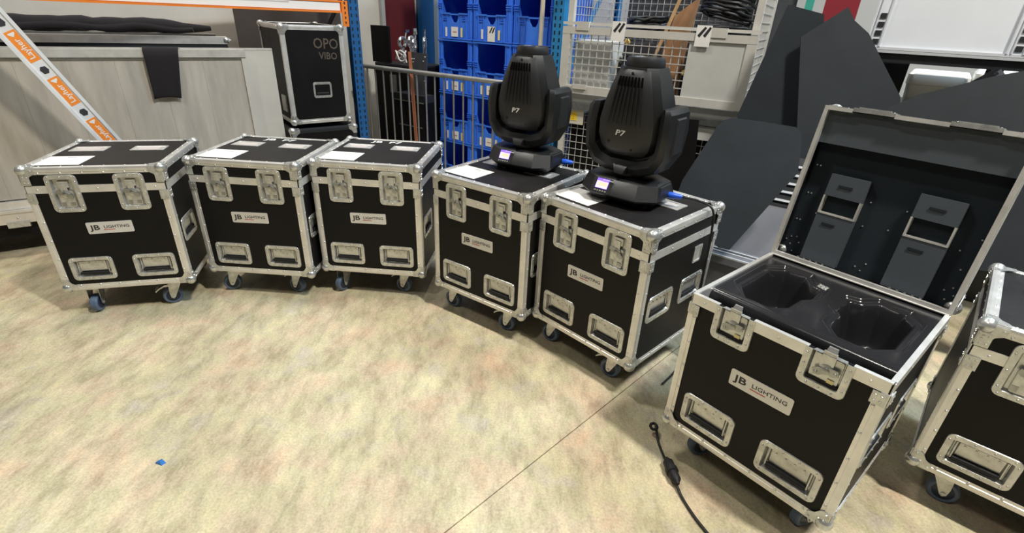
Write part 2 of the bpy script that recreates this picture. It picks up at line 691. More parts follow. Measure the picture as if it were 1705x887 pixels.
def brace_mb(sx, sy, rng):
    """flat corner braces that wrap a vertical edge at the lid line"""
    mb = MB()
    for z0, z1 in (rng,):
        mb.box((min(0, -sx * .036), min(sy * .0045, sy * .0075), z0), (max(0, -sx * .036), max(sy * .0045, sy * .0075), z1))
        mb.box((min(sx * .0045, sx * .0075), min(0, -sy * .036), z0), (max(sx * .0045, sx * .0075), max(0, -sy * .036), z1))
        for zz in (z0 + .012, z1 - .012):
            for x in (.012, .027):
                mb.rivet((-sx * x, sy * .0075, zz), (0, sy, 0), .0045)
                mb.rivet((sx * .0075, -sy * x, zz), (sx, 0, 0), .0045)
    return mb


BMESH = {}


def brace(parent, p, s):
    if s not in BMESH:
        BMESH[s] = [brace_mb(*s, g).mesh('corner_brace', STEEL, 40) for g in ((.004, .055), (-.085, -.036))]
    for me in BMESH[s]:
        place('corner_brace', me, parent, T(V(p)))


# casters
_fork = MB()
_fork.box((-.050, -.042, .150), (.050, .042, .155))
_fork.lathe([(.030, .140), (.030, .150)], 16)
_fork.box((-.024, -.030, .132), (.045, .030, .142))
for s in (1, -1):
    yy = s * .027
    poly = [(-.022, .140), (.046, .140), (.050, .075), (.047, .045), (.036, .036), (.026, .044)]
    Mx = MX(((1, 0, 0, 0), (0, 0, 1, 0), (0, 1, 0, 0), (0, 0, 0, 1)))
    _fork.prism(poly if s > 0 else poly, min(yy, yy + .003 * s), max(yy, yy + .003 * s), Mx)
_fork.tube([(.036, -.034, .050), (.036, .034, .050)], .007, 8)
_fork = _fork.mesh('caster', STEEL, 40)
_wh = MB().lathe([(.030, -.018), (.044, -.018), (.0488, -.013), (.050, 0), (.0488, .013), (.044, .018), (.030, .018)], 24, T((.036, 0, .050)) @ RX(90))
_wh = _wh.mesh('tyre', TYRE, 35)
_hu = MB()
_hu.lathe([(.012, -.021), (.032, -.0195), (.034, -.0185), (.034, .0185), (.032, .0195), (.012, .021)], 20, T((.036, 0, .050)) @ RX(90))
_hu = _hu.mesh('hub', HUBB, 35)
_bp = MB()
_bp.loft([[(.062, -.024, .118), (.062, .024, .118), (.062, .024, .126), (.062, -.024, .126)],
          [(.092, -.026, .106), (.092, .026, .106), (.092, .026, .113), (.092, -.026, .113)],
          [(.112, -.022, .090), (.112, .022, .090), (.112, .022, .096), (.112, -.022, .096)]])
_bp.box((.030, -.020, .112), (.066, .020, .124))
_bp = _bp.mesh('brake_pedal', STEEL)


def caster(parent, x, y, ang, brake=False):
    o = place('caster', _fork, parent, T((x, y, 0)) @ RZ(ang))
    place('tyre', _wh, o)
    place('hub', _hu, o)
    if brake:
        place('brake_pedal', _bp, o)
    return o


def body_edges(root, z0, z1, D_, rv, verticals=True, top=False, bottom=True):
    w, d = W / 2, D_ / 2
    X, Y, Z = V((1, 0, 0)), V((0, 1, 0)), V((0, 0, 1))
    E = []
    if verticals:
        for sx in (-1, 1):
            for sy in (-1, 1):
                E.append((V((sx * w, sy * d, z0 + .03)), V((sx * w, sy * d, z1)), -X * sx, -Y * sy, max(2, int((z1 - z0) / .09))))
    for on, zz, dz in ((bottom, z0, Z), (top, z1, -Z)):
        if not on:
            continue
        for sy in (-1, 1):
            E.append((V((-w + .03, sy * d, zz)), V((w - .03, sy * d, zz)), -Y * sy, dz, 6))
        for sx in (-1, 1):
            E.append((V((sx * w, -d + .03, zz)), V((sx * w, d - .03, zz)), -X * sx, dz, 6))
    for p0, p1, a, b, n in E:
        edge_mb(p0, p1, a, b).build('edge_extrusion', ALU, root)
        edge_rivets(rv, p0, p1, a, b, n)


def base_panels(root, D_, hb, latch_x, half=False, hh_z=.118, side_handles=True, interior=False, lz=None):
    """the four side boards of the lower half with real openings for the dishes, and the floor board"""
    w, d = W / 2, D_ / 2
    t = .009
    lw = LWD / 2 - .022
    fh = []
    for x in latch_x:
        fh.append((x - lw, lz - LHT / 2 + .022, x + lw, hb + .001))
    for x in (-.143, .147):
        fh.append((x - HW / 2 + .021, hh_z - HH / 2 + .021, x + HW / 2 - .021, hh_z + HH / 2 - .021))
    sh = []
    if side_handles:
        for x in (-.135, .135):
            sh.append((x - HW / 2 + .021, .28 - HH / 2 + .021, x + HW / 2 - .021, .28 + HH / 2 - .021))
    for k, (ww, off, holes) in enumerate(((W, d, fh), (D_, w, sh), (W, d, []), (D_, w, sh))):
        M = T((0, 0, CZ)) @ face(k) @ T((0, 0, off))
        panel_cells(ww - (0 if k % 2 == 0 else 2 * t), hb, [h for h in holes], -t, 0).build('side_panel', LAM, root, M)
    MB().box((-w + t, -d + t, CZ), (w - t, d - t, CZ + .012)).build('bottom_panel', LAM, root)
    MB().box((-w + .02, -d + .02, CZ - .005), (w - .02, d - .02, CZ)).build('caster_board', LAM, root)
    for x in (-.143, .147):
        handle(root, T((0, 0, CZ)) @ face(0) @ T((x, hh_z, d)))
    if side_handles:
        for k in (1, 3):
            for x in (-.135, .135):
                handle(root, T((0, 0, CZ)) @ face(k) @ T((x, .28, w)))


def profile_strips(root, D_, z0, z1, latch_x, gap, rv, proud=.0032):
    """flat closing profile around the case, interrupted at the latches on the front"""
    w, d = W / 2, D_ / 2
    cuts = [-w + .004]
    for x in latch_x:
        cuts += [x - gap, x + gap]
    cuts.append(w - .004)
    for i in range(0, len(cuts), 2):
        MB().box((cuts[i], -d - proud, z0), (cuts[i + 1], -d, z1)).build('closing_profile', ALU, root)
        rv.rivet(((cuts[i] + cuts[i + 1]) / 2, -d - proud, (z0 + z1) / 2), (0, -1, 0))
    MB().box((-w + .004, d, z0), (w - .004, d + proud, z1)).build('closing_profile', ALU, root)
    for s in (-1, 1):
        MB().box((min(s * w, s * (w + proud)), -d + .004, z0), (max(s * w, s * (w + proud)), d - .004, z1)).build('closing_profile', ALU, root)
        for yy in (-.12, .12):
            rv.rivet((s * (w + proud), yy, (z0 + z1) / 2), (s, 0, 0))


def closed_case(name, label, D_=D, hb=HB, ht=HT, plate=True, tops=True, sides=True):
    root = empty(name, label, 'flight case', group='black flight cases on wheels')
    w, d = W / 2, D_ / 2
    rv = MB()
    LX = (-.143, .143)
    lz = ht - .128
    base_panels(root, D_, hb, LX, lz=lz, side_handles=sides)
    body_edges(root, CZ, CZ + hb - .038, D_, rv)
    profile_strips(root, D_, CZ + hb - .038, CZ + hb, LX, LWD / 2 - .004, rv)
    # lid
    t = .009
    z0, z1 = CZ + hb, CZ + ht
    lh = z1 - z0
    lw = LWD / 2 - .022
    holes = [(x - lw, -.001, x + lw, lz + LHT / 2 - .022 - hb) for x in LX]
    lid = panel_cells(W, lh, holes, -t, 0)
    lidm = MB()
    for k, (ww, off) in enumerate(((W, d), (D_, w), (W, d), (D_, w))):
        M = T((0, 0, z0)) @ face(k) @ T((0, 0, off))
        src = lid if k == 0 else MB().box((-ww / 2 + (t if k % 2 else 0), 0, -t), (ww / 2 - (t if k % 2 else 0), lh, 0))
        lidm.add(src.v, src.f, M)
    lidm.build('lid_side', LAM, root)
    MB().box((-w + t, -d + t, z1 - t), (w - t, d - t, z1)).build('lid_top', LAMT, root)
    body_edges(root, z0 - .02, z1, D_, rv, True, True, False)
    for sx in (-1, 1):
        for sy in (-1, 1):
            for zz, sz in ((CZ, -1), (z1, 1)):
                corner(root, (sx * w, sy * d, zz), (sx, sy, sz))
            brace(root, (sx * w, sy * d, CZ + hb), (sx, sy))
    for x in LX:
        latch(root, T((0, 0, CZ)) @ face(0) @ T((x, lz, d + .002)))
    if plate:
        name_plate(root, T((0, 0, CZ)) @ face(0) @ T((-.003, .345, d)) @ RZ(1.2))
    o = place('label_holder', _sh, root, T((0, 0, CZ)) @ face(1) @ T((.135, .455, w)))
    if tops:
        for x in (-.160, .125):
            o = place('label_holder', _lh, root, T((x, .090, z1)))
            place('label_card', _li, o)
        MB().box((-.098, -.085, 0), (.098, .085, .0012)).build('paper_label', PAPER, root, T((-.172, -.150, z1)) @ RZ(-1))
        MB().box((-.02, -.002, .0012), (.02, .002, .0015)).build('paper_print', INK, CHLAST(root), T((.01, .055, 0)))
    caster(root, -.205, -d + .085, 250)
    caster(root, .190, -d + .085, 205, True)
    caster(root, -.205, d - .085, 200)
    caster(root, .205, d - .085, 160)
    rv.build('rivets', ALU, root, smooth=60, stuff=True)
    return root


def CHLAST(root):
    return [o for o in COL.objects if o.parent == root][-1]


CASES = [(-2.1509, 2.6339, 15.5), (-1.4443, 2.8572, -2.5), (-.8052, 2.9250, -3.3), (-.0185, 2.6069, -34.6), (.5479, 2.2383, -45.5)]
CLAB = ['black flight case with silver edges, leftmost of the row, in front of the grey boards',
        'black flight case second from the left, white letters on its lid, silver edges',
        'black flight case third from the left, nearest the crowd barrier, white letters on lid',
        'black flight case under the farther moving-head light, fourth from the left',
        'black flight case under the nearer moving-head light, cable hanging down its side']
proto = closed_case('flight_case', CLAB[0])
index_children()
case_objs = [proto]
for i in range(1, 5):
    c = copy_tree(proto)
    c['label'] = CLAB[i]
    case_objs.append(c)
SW = [(268, 200, 200, 160), (205, 165, 200, 160), (245, 165, 200, 160), (185, 188, 200, 160), (190, 190, 200, 160)]
index_children()
for i, (c, (x, y, a)) in enumerate(zip(case_objs, CASES)):
    c.location = (x, y, 0)
    c.rotation_euler = (0, 0, R(a))
    cs = [k for k in CH[c.name] if k.name.split('.')[0] == 'caster']
    for k, ang in zip(cs, SW[i]):
        loc = k.location.copy()
        k.matrix_local = T(loc) @ RZ(ang)
    if i in (1, 2):
        place('lettering', text_mesh('JB  P7', .058, WHITE, xs=1.3, bold=.0012), c, T((-.03, .222, CZ + HT + .0008)))

# case cut by the right edge of the picture: a little lower
rc = closed_case('flight_case', 'black flight case with silver edges cut off by the right edge of the picture', D_=.597, hb=.519, ht=.604, plate=False, tops=False, sides=False)
rc.location = (1.916, 1.376, 0)
rc.rotation_euler = (0, 0, R(-42.6))
index_children()
for k, ang in zip([c for c in CH[rc.name] if c.name.split('.')[0] == 'caster'], (5, 10, 0, 15)):
    k.matrix_local = T(k.location.copy()) @ RZ(ang)
place('label_holder', _lh, rc, T((-.13, .10, CZ + .604)))
MB().tube([(-.17, 0, .02), (-.165, 0, .032), (-.04, 0, .032), (-.035, 0, .02)], .012, 8).build('lid_grip', WHITE, rc, T((-.02, -.03, CZ + .604 - .012)), smooth=50)


# ------------------------------------------------------------------ the open case
oc = empty('open_flight_case', 'open black flight case with raised lid and moulded black insert', 'flight case', (1.0480, 1.4812, 0), R(-49), 'black flight cases on wheels')
w, d = W / 2, D / 2
rv = MB()
LX = (-.143, .143)
OLH = .122
olz = HB - OLH / 2 + .012


def half_dish(w_, h_, depth, fl, r):
    """dish open at its top: the lower half of a latch"""
    def lp(a, b, c, z):
        pts = [(a / 2, h_ / 2, z)] if False else []
        ww, bot = a / 2, b
        pts = [(ww, h_ / 2, z), (-ww, h_ / 2, z)]
        for k in range(5):
            t_ = R(180 + 90 * k / 4)
            pts.append((-ww + c + c * math.cos(t_), bot + c + c * math.sin(t_), z))
        for k in range(5):
            t_ = R(270 + 90 * k / 4)
            pts.append((ww - c + c * math.cos(t_), bot + c + c * math.sin(t_), z))
        return pts
    L = [lp(w_, -h_ / 2, r, 0), lp(w_ - .003, -h_ / 2 + .0015, r, .0035), lp(w_ - 2 * fl, -h_ / 2 + fl, .008, .0035),
         lp(w_ - 2 * fl - .010, -h_ / 2 + fl + .005, .006, -depth)]
    return MB().loft(L, False, True)


t = .009
lw = LWD / 2 - .022
fh = [(x - lw, olz - OLH / 2 + .022, x + lw, HB + .001) for x in LX]
fh += [(x - HW / 2 + .021, .118 - HH / 2 + .021, x + HW / 2 - .021, .118 + HH / 2 - .021) for x in (-.143, .147)]
sh = [(x - HW / 2 + .021, .28 - HH / 2 + .021, x + HW / 2 - .021, .28 + HH / 2 - .021) for x in (-.135, .135)]
for k, (ww, off, holes) in enumerate(((W, d, fh), (D, w, sh), (W, d, []), (D, w, sh))):
    M = T((0, 0, CZ)) @ face(k) @ T((0, 0, off))
    panel_cells(ww - (0 if k % 2 == 0 else 2 * t), HB, holes, -t, 0).build('side_panel', LAM, oc, M)
MB().box((-w + t, -d + t, CZ), (w - t, d - t, CZ + .012)).build('bottom_panel', LAM, oc)
MB().box((-w + .02, -d + .02, CZ - .005), (w - .02, d - .02, CZ)).build('caster_board', LAM, oc)
for x in (-.143, .147):
    handle(oc, T((0, 0, CZ)) @ face(0) @ T((x, .118, d)))
for k in (1, 3):
    for x in (-.135, .135):
        handle(oc, T((0, 0, CZ)) @ face(k) @ T((x, .28, w)))
body_edges(oc, CZ, CZ + HB - .034, D, rv)
profile_strips(oc, D, CZ + HB - .034, CZ + HB, LX, LWD / 2 - .004, rv)
# tongue on top of the walls
zt = CZ + HB
cuts = [-w + .002] + [v for x in LX for v in (x - .060, x + .060)] + [w - .002]
for i in range(0, 6, 2):
    MB().box((cuts[i], -d - .0032, zt), (cuts[i + 1], -d + .012, zt + .003)).build('tongue_profile', ALU, oc)
MB().box((-w + .002, d - .012, zt), (w - .002, d + .0032, zt + .003)).build('tongue_profile', ALU, oc)
for s in (-1, 1):
    a, b = sorted((s * (w - .012), s * (w + .0032)))
    MB().box((a, -d + .013, zt), (b, d - .013, zt + .003)).build('tongue_profile', ALU, oc)
    a, b = sorted((s * (w - .0125), s * (w - .0095)))
    MB().box((a, -d + .013, zt - .05), (b, d - .013, zt)).build('tongue_profile', ALU, oc)
for sx in (-1, 1):
    for sy in (-1, 1):
        corner(oc, (sx * w, sy * d, CZ), (sx, sy, -1))
        mbr = MB()
        for z0, z1 in ((-.075, -.036),):
            mbr.box((min(0, -sx * .036), min(sy * .0045, sy * .0075), z0), (max(0, -sx * .036), max(sy * .0045, sy * .0075), z1))
            mbr.box((min(sx * .0045, sx * .0075), min(0, -sy * .036), z0), (max(sx * .0045, sx * .0075), max(0, -sy * .036), z1))
            for zz in (z0 + .011, z1 - .011):
                for x in (.012, .027):
                    mbr.rivet((-sx * x, sy * .0075, zz), (0, sy, 0), .0045)
                    mbr.rivet((sx * .0075, -sy * x, zz), (sx, 0, 0), .0045)
        mbr.build('corner_brace', STEEL, oc, T((sx * w, sy * d, zt)))
_hdm = half_dish(LWD, OLH, .014, .021, .020).mesh('butterfly_latch', STEEL, 35)
for x in LX:
    o = place('butterfly_latch', _hdm, oc, T((0, 0, CZ)) @ face(0) @ T((x, olz - .012, d + .002)))
    rr = MB()
    for s in (1, -1):
        for yy in (.045, .008, -.030):
            rr.rivet((s * (LWD / 2 - .0105), yy, .0035), (0, 0, 1), .0045)
    for xx in (-.035, 0, .035):
        rr.rivet((xx, -OLH / 2 + .0105, .0035), (0, 0, 1), .0045)
    rr.build('rim_rivets', STEEL, o, smooth=60, stuff=True)
    pl = MB().prism([(a, b) for a, b, _ in rrect(.078, .082, .006, 3)], -.013, -.006, T((0, .012, 0)))
    pl.lathe([(.022, -.006), (.022, .0), (.014, .003), (.005, .004)], 16, T((.002, .012, 0)))
    pl.box((-.019, .012, -.004), (.017, .072, .0005))
    pl.loft([[(-.017, .066, -.004), (.015, .066, -.004), (.015, .066, .001), (-.017, .066, .001)],
             [(-.013, .084, -.014), (.011, .084, -.014), (.011, .084, -.008), (-.013, .084, -.008)]])
    pl.build('latch_hook', STEEL, o, smooth=40)
    wg = MB()
    for s in (1, -1):
        wg.prism([(0, -.008), (s * .018, -.016), (s * .033, -.013), (s * .035, .004), (s * .02, .010), (0, .008)][::s], .001, .005)
        wg.rivet((s * .026, -.005, .005), (0, 0, 1), .006, .004, 8)
    wg.lathe([(.011, .0), (.011, .007), (.005, .009)], 12)
    wg.build('twist_wing', STEELD, o, T((.002, .012, .002)) @ RZ(18), smooth=40)
    MB().box((.012, -.038, -.013), (.030, -.014, -.003)).build('latch_stop', mat('brass_latch', (.55, .48, .28), .35, .8), o)
pl = name_plate(oc, T((0, 0, CZ)) @ face(0) @ T((-.003, .345, d)) @ RZ(.5))
caster(oc, -.205, -d + .085, 60)
caster(oc, .205, -d + .085, 70)
caster(oc, -.205, d - .085, 30)
caster(oc, .205, d - .085, 100)
rv.build('rivets', ALU, oc, smooth=60, stuff=True)


# moulded insert: height field with two fixture-shaped cavities
def sd_poly(px_, py_, poly):
    dmin, inside = 1e9, False
    n = len(poly)
    for i in range(n):
        x1, y1 = poly[i]
        x2, y2 = poly[(i + 1) % n]
        ex, ey = x2 - x1, y2 - y1
        wx, wy = px_ - x1, py_ - y1
        k = max(0, min(1, (wx * ex + wy * ey) / (ex * ex + ey * ey)))
        dx, dy = wx - ex * k, wy - ey * k
        dmin = min(dmin, dx * dx + dy * dy)
        if (y1 > py_) != (y2 > py_) and px_ < (x2 - x1) * (py_ - y1) / (y2 - y1) + x1:
            inside = not inside
    return -math.sqrt(dmin) if inside else math.sqrt(dmin)


cav1 = [(-.270, -.070), (-.270, .170), (-.215, .235), (-.110, .240), (-.070, .185), (-.022, .170), (-.014, .045), (-.036, .010), (-.040, -.090), (-.090, -.155), (-.205, -.155)]
cav2 = [(.014, .080), (.022, .170), (.070, .185), (.110, .240), (.215, .235), (.270, .170), (.270, -.070), (.205, -.155), (.095, -.155), (.042, -.090), (.038, .010), (.014, .035)]
NX, NY = 140, 120
x0, x1, y0, y1 = -w + .0135, w - .0135, -.200, d - .014
vs, fs = [], []
for j in range(NY + 1):
    for i in range(NX + 1):
        x = x0 + (x1 - x0) * i / NX
        y = y0 + (y1 - y0) * j / NY
        s1, s2 = sd_poly(x, y, cav1), sd_poly(x, y, cav2)
        sd = min(s1, s2)
        z = .0
        if sd < 0:
            k = min(1, -sd / .013)
            z = -.012 * k * k * (3 - 2 * k)
            if sd < -.024:
                k = min(1, (-sd - .024) / .045)
                z -= .150 * k * k * (3 - 2 * k)
        e = y - y0
        if e < .030:
            z -= .030 - math.sqrt(max(0, .030 ** 2 - (.030 - e) ** 2))
        vs.append((x, y, zt - .006 + z))
for j in range(NY):
    for i in range(NX):
        a = j * (NX + 1) + i
        fs.append((a, a + 1, a + NX + 2, a + NX + 1))
mb = MB().add(vs, fs)
k = len(mb.v)
mb.v += [(x0, y0, zt - .30), (x1, y0, zt - .30)]
fr = [i for i in range(NX + 1)]
mb.f.append(tuple([k, k + 1] + fr[::-1]))
ins = mb.build('moulded_insert', GLOSS, oc, smooth=40)
MB().tube([(-.05, y0 - .002, zt - .10), (-.03, y0 - .012, zt - .095), (-.005, y0 - .002, zt - .09)], .006, 6).build('pull_tab', STEELD, oc, smooth=50)
# lid, hinged at the back and tipped 100 degrees open
LT = .085
HM = T((0, d, zt + .004)) @ RX(-100)       # closed lid lies along -y from the hinge
lm = MB()
tt = .008
lm.box((-w, -D, LT - tt), (w, 0, LT))
lm.box((-w, -tt, 0), (w, 0, LT - tt))
lm.box((-w, -D, 0), (w, -D + tt, LT - tt))
lm.box((-w, -D + tt, 0), (-w + tt, -tt, LT - tt))
lm.box((w - tt, -D + tt, 0), (w, -tt, LT - tt))
lid = lm.build('lid', LAM, oc, HM)
pf = lambda a, b, nm='lid_profile': MB().box(a, b).build(nm, ALU, lid)
pf((-w - .003, -D - .003, -.004), (-w + .011, .003, .018))
pf((w - .011, -D - .003, -.004), (w + .003, .003, .018))
pf((-w + .011, -.011, -.004), (w - .011, .003, .018))
cuts = [-w + .011, -.143 - .066, -.143 + .066, .143 - .066, .143 + .066, w - .011]
for i in range(0, 6, 2):
    pf((cuts[i], -D - .003, -.004), (cuts[i + 1], -D + .011, .018))
for x in LX:
    mk = MB().box((x - .066, -D - .008, -.002), (x + .066, -D + .006, .055)).box((x - .050, -D - .012, .002), (x + .050, -D - .002, .012))
    for s in (-1, 1):
        mk.rivet((x + s * .055, -D - .008, .03), (0, -1, 0))
    mk.build('latch_keeper', STEEL, lid)
for x in (-.16, .16):
    hg = MB().box((x - .055, -.004, -.001), (x + .055, .009, .030))
    hg.tube([(x - .055, .010, 0), (x + .055, .010, 0)], .006, 8)
    for k in range(5):
        hg.rivet((x - .046 + .023 * k, -.013, .012), (0, 0, -1), .005)
    hg.build('hinge', STEELD, lid, smooth=40)
for sx in (-1, 1):
    for sy, yy in ((-1, -D), (1, 0)):
        o = corner(lid, (sx * w, yy, LT), (sx, sy, 1))
X, Y, Z = V((1, 0, 0)), V((0, 1, 0)), V((0, 0, 1))
for sx in (-1, 1):
    edge_mb(V((sx * w, -D + .03, LT)), V((sx * w, -.03, LT)), -X * sx, -Z).build('edge_extrusion', ALU, lid)
for yy, sy in ((-D, 1), (0, -1)):
    edge_mb(V((-w + .03, yy, LT)), V((w - .03, yy, LT)), Y * sy, -Z).build('edge_extrusion', ALU, lid)
# foam inside the lid (u to the right, v measured from the hinge towards the free edge)
fb = lambda u0, v0, u1, v1, z0, z1, nm, mt_: MB().box((u0, -v1, z0), (u1, -v0, z1)).build(nm, mt_, lid)
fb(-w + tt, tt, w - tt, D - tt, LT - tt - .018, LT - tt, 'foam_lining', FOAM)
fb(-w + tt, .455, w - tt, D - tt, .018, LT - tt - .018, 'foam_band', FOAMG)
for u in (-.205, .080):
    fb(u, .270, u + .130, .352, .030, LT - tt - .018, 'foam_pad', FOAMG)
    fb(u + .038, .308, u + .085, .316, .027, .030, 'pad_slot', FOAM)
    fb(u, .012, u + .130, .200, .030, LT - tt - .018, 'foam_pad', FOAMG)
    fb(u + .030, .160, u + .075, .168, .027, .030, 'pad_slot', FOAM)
    br = MB().box((u, -.206, .028), (u + .130, -.200, .058)).box((u, -.270, .028), (u + .006, -.206, .058)).box((u + .124, -.270, .028), (u + .130, -.206, .058))
    br.build('strap_bracket', ALU, lid)
sc = MB()
for (u, v_) in ((-.275, .37), (-.262, .37), (-.27, .26), (-.258, .26), (-.275, .15), (-.262, .15), (-.285, .06), (-.27, .075), (-.25, .08), (-.285, .03), (-.265, .045),
                (-.25, .02), (-.235, .06), (.25, .06), (.27, .075), (.262, .03), (.28, .05), (.28, .25), (.265, .14), (-.05, .19), (-.055, .28), (-.215, .19), (.03, .20), (.06, .28), (.24, .2), (.01, .06), (-.02, .04), (.0, .03)):
    sc.rivet((u, -v_, LT - tt - .018), (0, 0, -1), .0036, .003)
sc.build('screw_heads', STEEL, lid, stuff=True)


# ================================================================== MOVING-HEAD LIGHTS
def ring8(hw, hd, z, ch=.38, n=1, yo=0.0):
    """octagon-like section"""
    cx_, cy_ = hw * ch, hd * ch
    return [(hw, yo - hd + cy_, z), (hw, yo + hd - cy_, z), (hw - cx_, yo + hd, z), (-hw + cx_, yo + hd, z), (-hw, yo + hd - cy_, z), (-hw, yo - hd + cy_, z), (-hw + cx_, yo - hd, z), (hw - cx_, yo - hd, z)]


def moving_head(label, loc, rz):
    root = empty('moving_head_light', label, 'stage light', loc, rz, 'moving-head stage lights')
    # base
    b = MB()
    b.loft([ring8(.155, .112, 0, .40), ring8(.186, .148, .026, .40), ring8(.190, .152, .034, .40), ring8(.176, .116, .094, .42), ring8(.165, .105, .102, .45), ring8(.085, .075, .108, .45)])
    base = b.build('base', HOUS, root, smooth=25)
    for s in (-1, 1):
        MB().loft([[(s * .150, -.070, .084), (s * .186, -.060, .050), (s * .186, .060, .050), (s * .150, .070, .084)][::s],
                   [(s * .150, -.062, .100), (s * .184, -.050, .088), (s * .184, .050, .088), (s * .150, .062, .100)][::s]]).build('carry_handle', HOUS2, base)
        MB().box((s * .105 - .03, -.09, -.012), (s * .105 + .03, .09, 0)).build('foot_rail', RUB, base)
    # control panel on the sloping front
    Pm = T((-.062, -.1345, .064)) @ RX(59)
    MB().prism([(x, y) for x, y, _ in rrect(.098, .070, .006, 2)], -.010, .0012).build('control_panel', HOUS2, base, Pm)
    MB().box((-.030, -.014, .0012), (.030, .032, .0022)).build('screen', SCREENB, base, Pm)
    MB().box((-.029, -.013, .0022), (.029, .019, .0027)).build('screen_menu', SCREENL, base, Pm)
    MB().box((-.018, -.003, .0027), (.027, .014, .0030)).build('screen_text', SCREENO, base, Pm)
    for k in range(5):
        MB().lathe([(.0048, .001), (.0048, .004), (.003, .005)], 10, Pm @ T((-.026 + .013 * k, -.026, 0))).build('button', STEELD, base)
    place('lettering', text_mesh('JB-LIGHTING', .009, WHITE), base, T((-.035, -.128, .0895)) @ RX(36))
    # swivel
    MB().lathe([(.070, .104), (.070, .122), (.060, .130)], 24).build('pan_bearing', HOUS2, root, smooth=40)
    # yoke: U-shaped, one mesh
    y = MB()
    out = [(-.085, .122), (-.155, .148), (-.192, .215), (-.199, .320), (-.194, .400), (-.180, .418), (-.146, .418), (-.144, .395), (-.148, .310), (-.144, .245), (-.112, .204), (-.060, .186)]
    full = out + [(-x, z) for x, z in reversed(out)]
    hd = lambda x, z: .084 + .022 * max(0, min(1, (z - .13) / .12)) - .018 * max(0, (z - .38) / .04)
    n = len(full)
    F = [(x, -hd(x, z), z) for x, z in full]
    B = [(x, hd(x, z), z) for x, z in full]
    F2 = [(x * .985, -hd(x, z) - .012, z + (0 if z > .4 else .006)) for x, z in full]
    # body as strips between the outer and the inner outline so that the U stays clean
    m_ = len(out)
    outer = [0, 1, 2, 3, 4, 5]
    inner = [11, 10, 9, 8, 7, 6]
    vs, fs = [], []
    ol = [out[i] for i in outer] 
    il = [out[i] for i in inner]
    olf = [(-x, z) for x, z in reversed(ol)][:0]
    path_o = list(reversed(ol)) + [(-x, z) for x, z in ol]
    path_i = list(reversed(il)) + [(-x, z) for x, z in il]
    loops = []
    for (xo, zo), (xi, zi) in zip(path_o, path_i):
        ho, hi_ = hd(xo, zo), hd(xi, zi)
        e = .10
        xa, za = xo + (xi - xo) * e, zo + (zi - zo) * e
        xb, zb = xo + (xi - xo) * .55, zo + (zi - zo) * .55
        loops.append([(xo, -ho + .022, zo), (xa, -ho, za), (xb, -hi_ - .010, zb), (xi, -hi_ + .006, zi), (xi, hi_ - .006, zi), (xb, hi_ + .010, zb), (xa, ho, za), (xo, ho - .022, zo)])
    y.loft(loops)
    yoke = y.build('yoke', HOUS, root, smooth=32)
    for s in (-1, 1):
        MB().loft([[(s * .192, -.05, .225), (s * .192, .05, .225), (s * .192, .05, .385), (s * .192, -.05, .385)],
                   [(s * .2025, -.044, .235), (s * .2025, .044, .235), (s * .2025, .044, .377), (s * .2025, -.044, .377)]][::1]).build('arm_cover', HOUS2, yoke)
    mb = MB()
    mb.loft([[(-.030, -.085, .126), (.030, -.085, .126), (.044, -.088, .172), (-.044, -.088, .172)], [(-.020, -.118, .130), (.020, -.118, .130), (.030, -.112, .158), (-.030, -.112, .158)]])
    mb.build('pan_lock', HOUS2, yoke, smooth=50)
    # head
    prof = [(.194, .066, .055), (.206, .094, .080), (.232, .119, .098), (.285, .137, .110), (.345, .142, .114), (.410, .136, .114), (.470, .118, .107), (.525, .100, .099), (.565, .084, .084)]
    h = MB().loft([ring8(a, b_, z, .42) for z, a, b_ in prof])
    head = h.build('head', HOUS, root, smooth=24)
    MB().lathe([(.078, .556), (.082, .566), (.080, .590), (.075, .602), (.066, .602), (.062, .596), (.02, .596)], 28).build('lens_collar', HOUS2, head, smooth=35)
    MB().lathe([(.066, .594), (.05, .599), (.01, .602)], 24).build('lens', mat('lens_glass', (.03, .03, .035), .08, spec=.8), head, smooth=60)

    # front and rear cover shields following the head
    def dep(z):
        for i in range(len(prof) - 1):
            if prof[i][0] <= z <= prof[i + 1][0]:
                k = (z - prof[i][0]) / (prof[i + 1][0] - prof[i][0])
                return prof[i][2] + (prof[i + 1][2] - prof[i][2]) * k
        return prof[-1][2]
    sh_ = [(.198, .062), (.210, .086), (.238, .106), (.290, .118), (.350, .118), (.415, .106), (.475, .090), (.530, .072), (.556, .062)]
    for sy in (-1, 1):
        vs, fs = [], []
        nc = 9
        for j, (z, hw_) in enumerate(sh_):
            for i in range(nc):
                u = -1 + 2 * i / (nc - 1)
                rim = .010 if (abs(u) < .99 and 0 < j < len(sh_) - 1) else -.006
                bow = .008 * (1 - u * u)
                vs.append((u * hw_ * (1 if abs(u) < .99 else 1.06), sy * (dep(z) + rim * .9 + bow), z))
        for j in range(len(sh_) - 1):
            for i in range(nc - 1):
                a = j * nc + i
                q_ = (a, a + 1, a + nc + 1, a + nc)
                fs.append(q_ if sy < 0 else q_[::-1])
        cov = MB().add(vs, fs).build('cover_shield', HOUS2, head, smooth=40)
        # cooling ribs and slots
        for k in range(8):
            u = -.86 + 1.72 * k / 7
            pts = []
            for z in (.34, .39, .44, .492):
                hw_ = .106 - (z - .345) * .20
                pts.append((u * hw_ * .82, sy * (dep(z) + .0175 + .004 * (1 - u * u)), z))
            MB().tube(pts, [.0012, .0026, .0034, .0034], 6).build('cooling_rib', HOUS, head, smooth=60)
            pts = []
            for z in (.494, .512, .530):
                hw_ = .106 - (z - .345) * .20
                pts.append((u * hw_ * .82, sy * (dep(z) + .0135 + .006 * (1 - u * u)), z))
            MB().tube(pts, .0042, 6).build('vent_slot', mat('slot_black', (.002, .002, .002), .9, spec=.05), head)
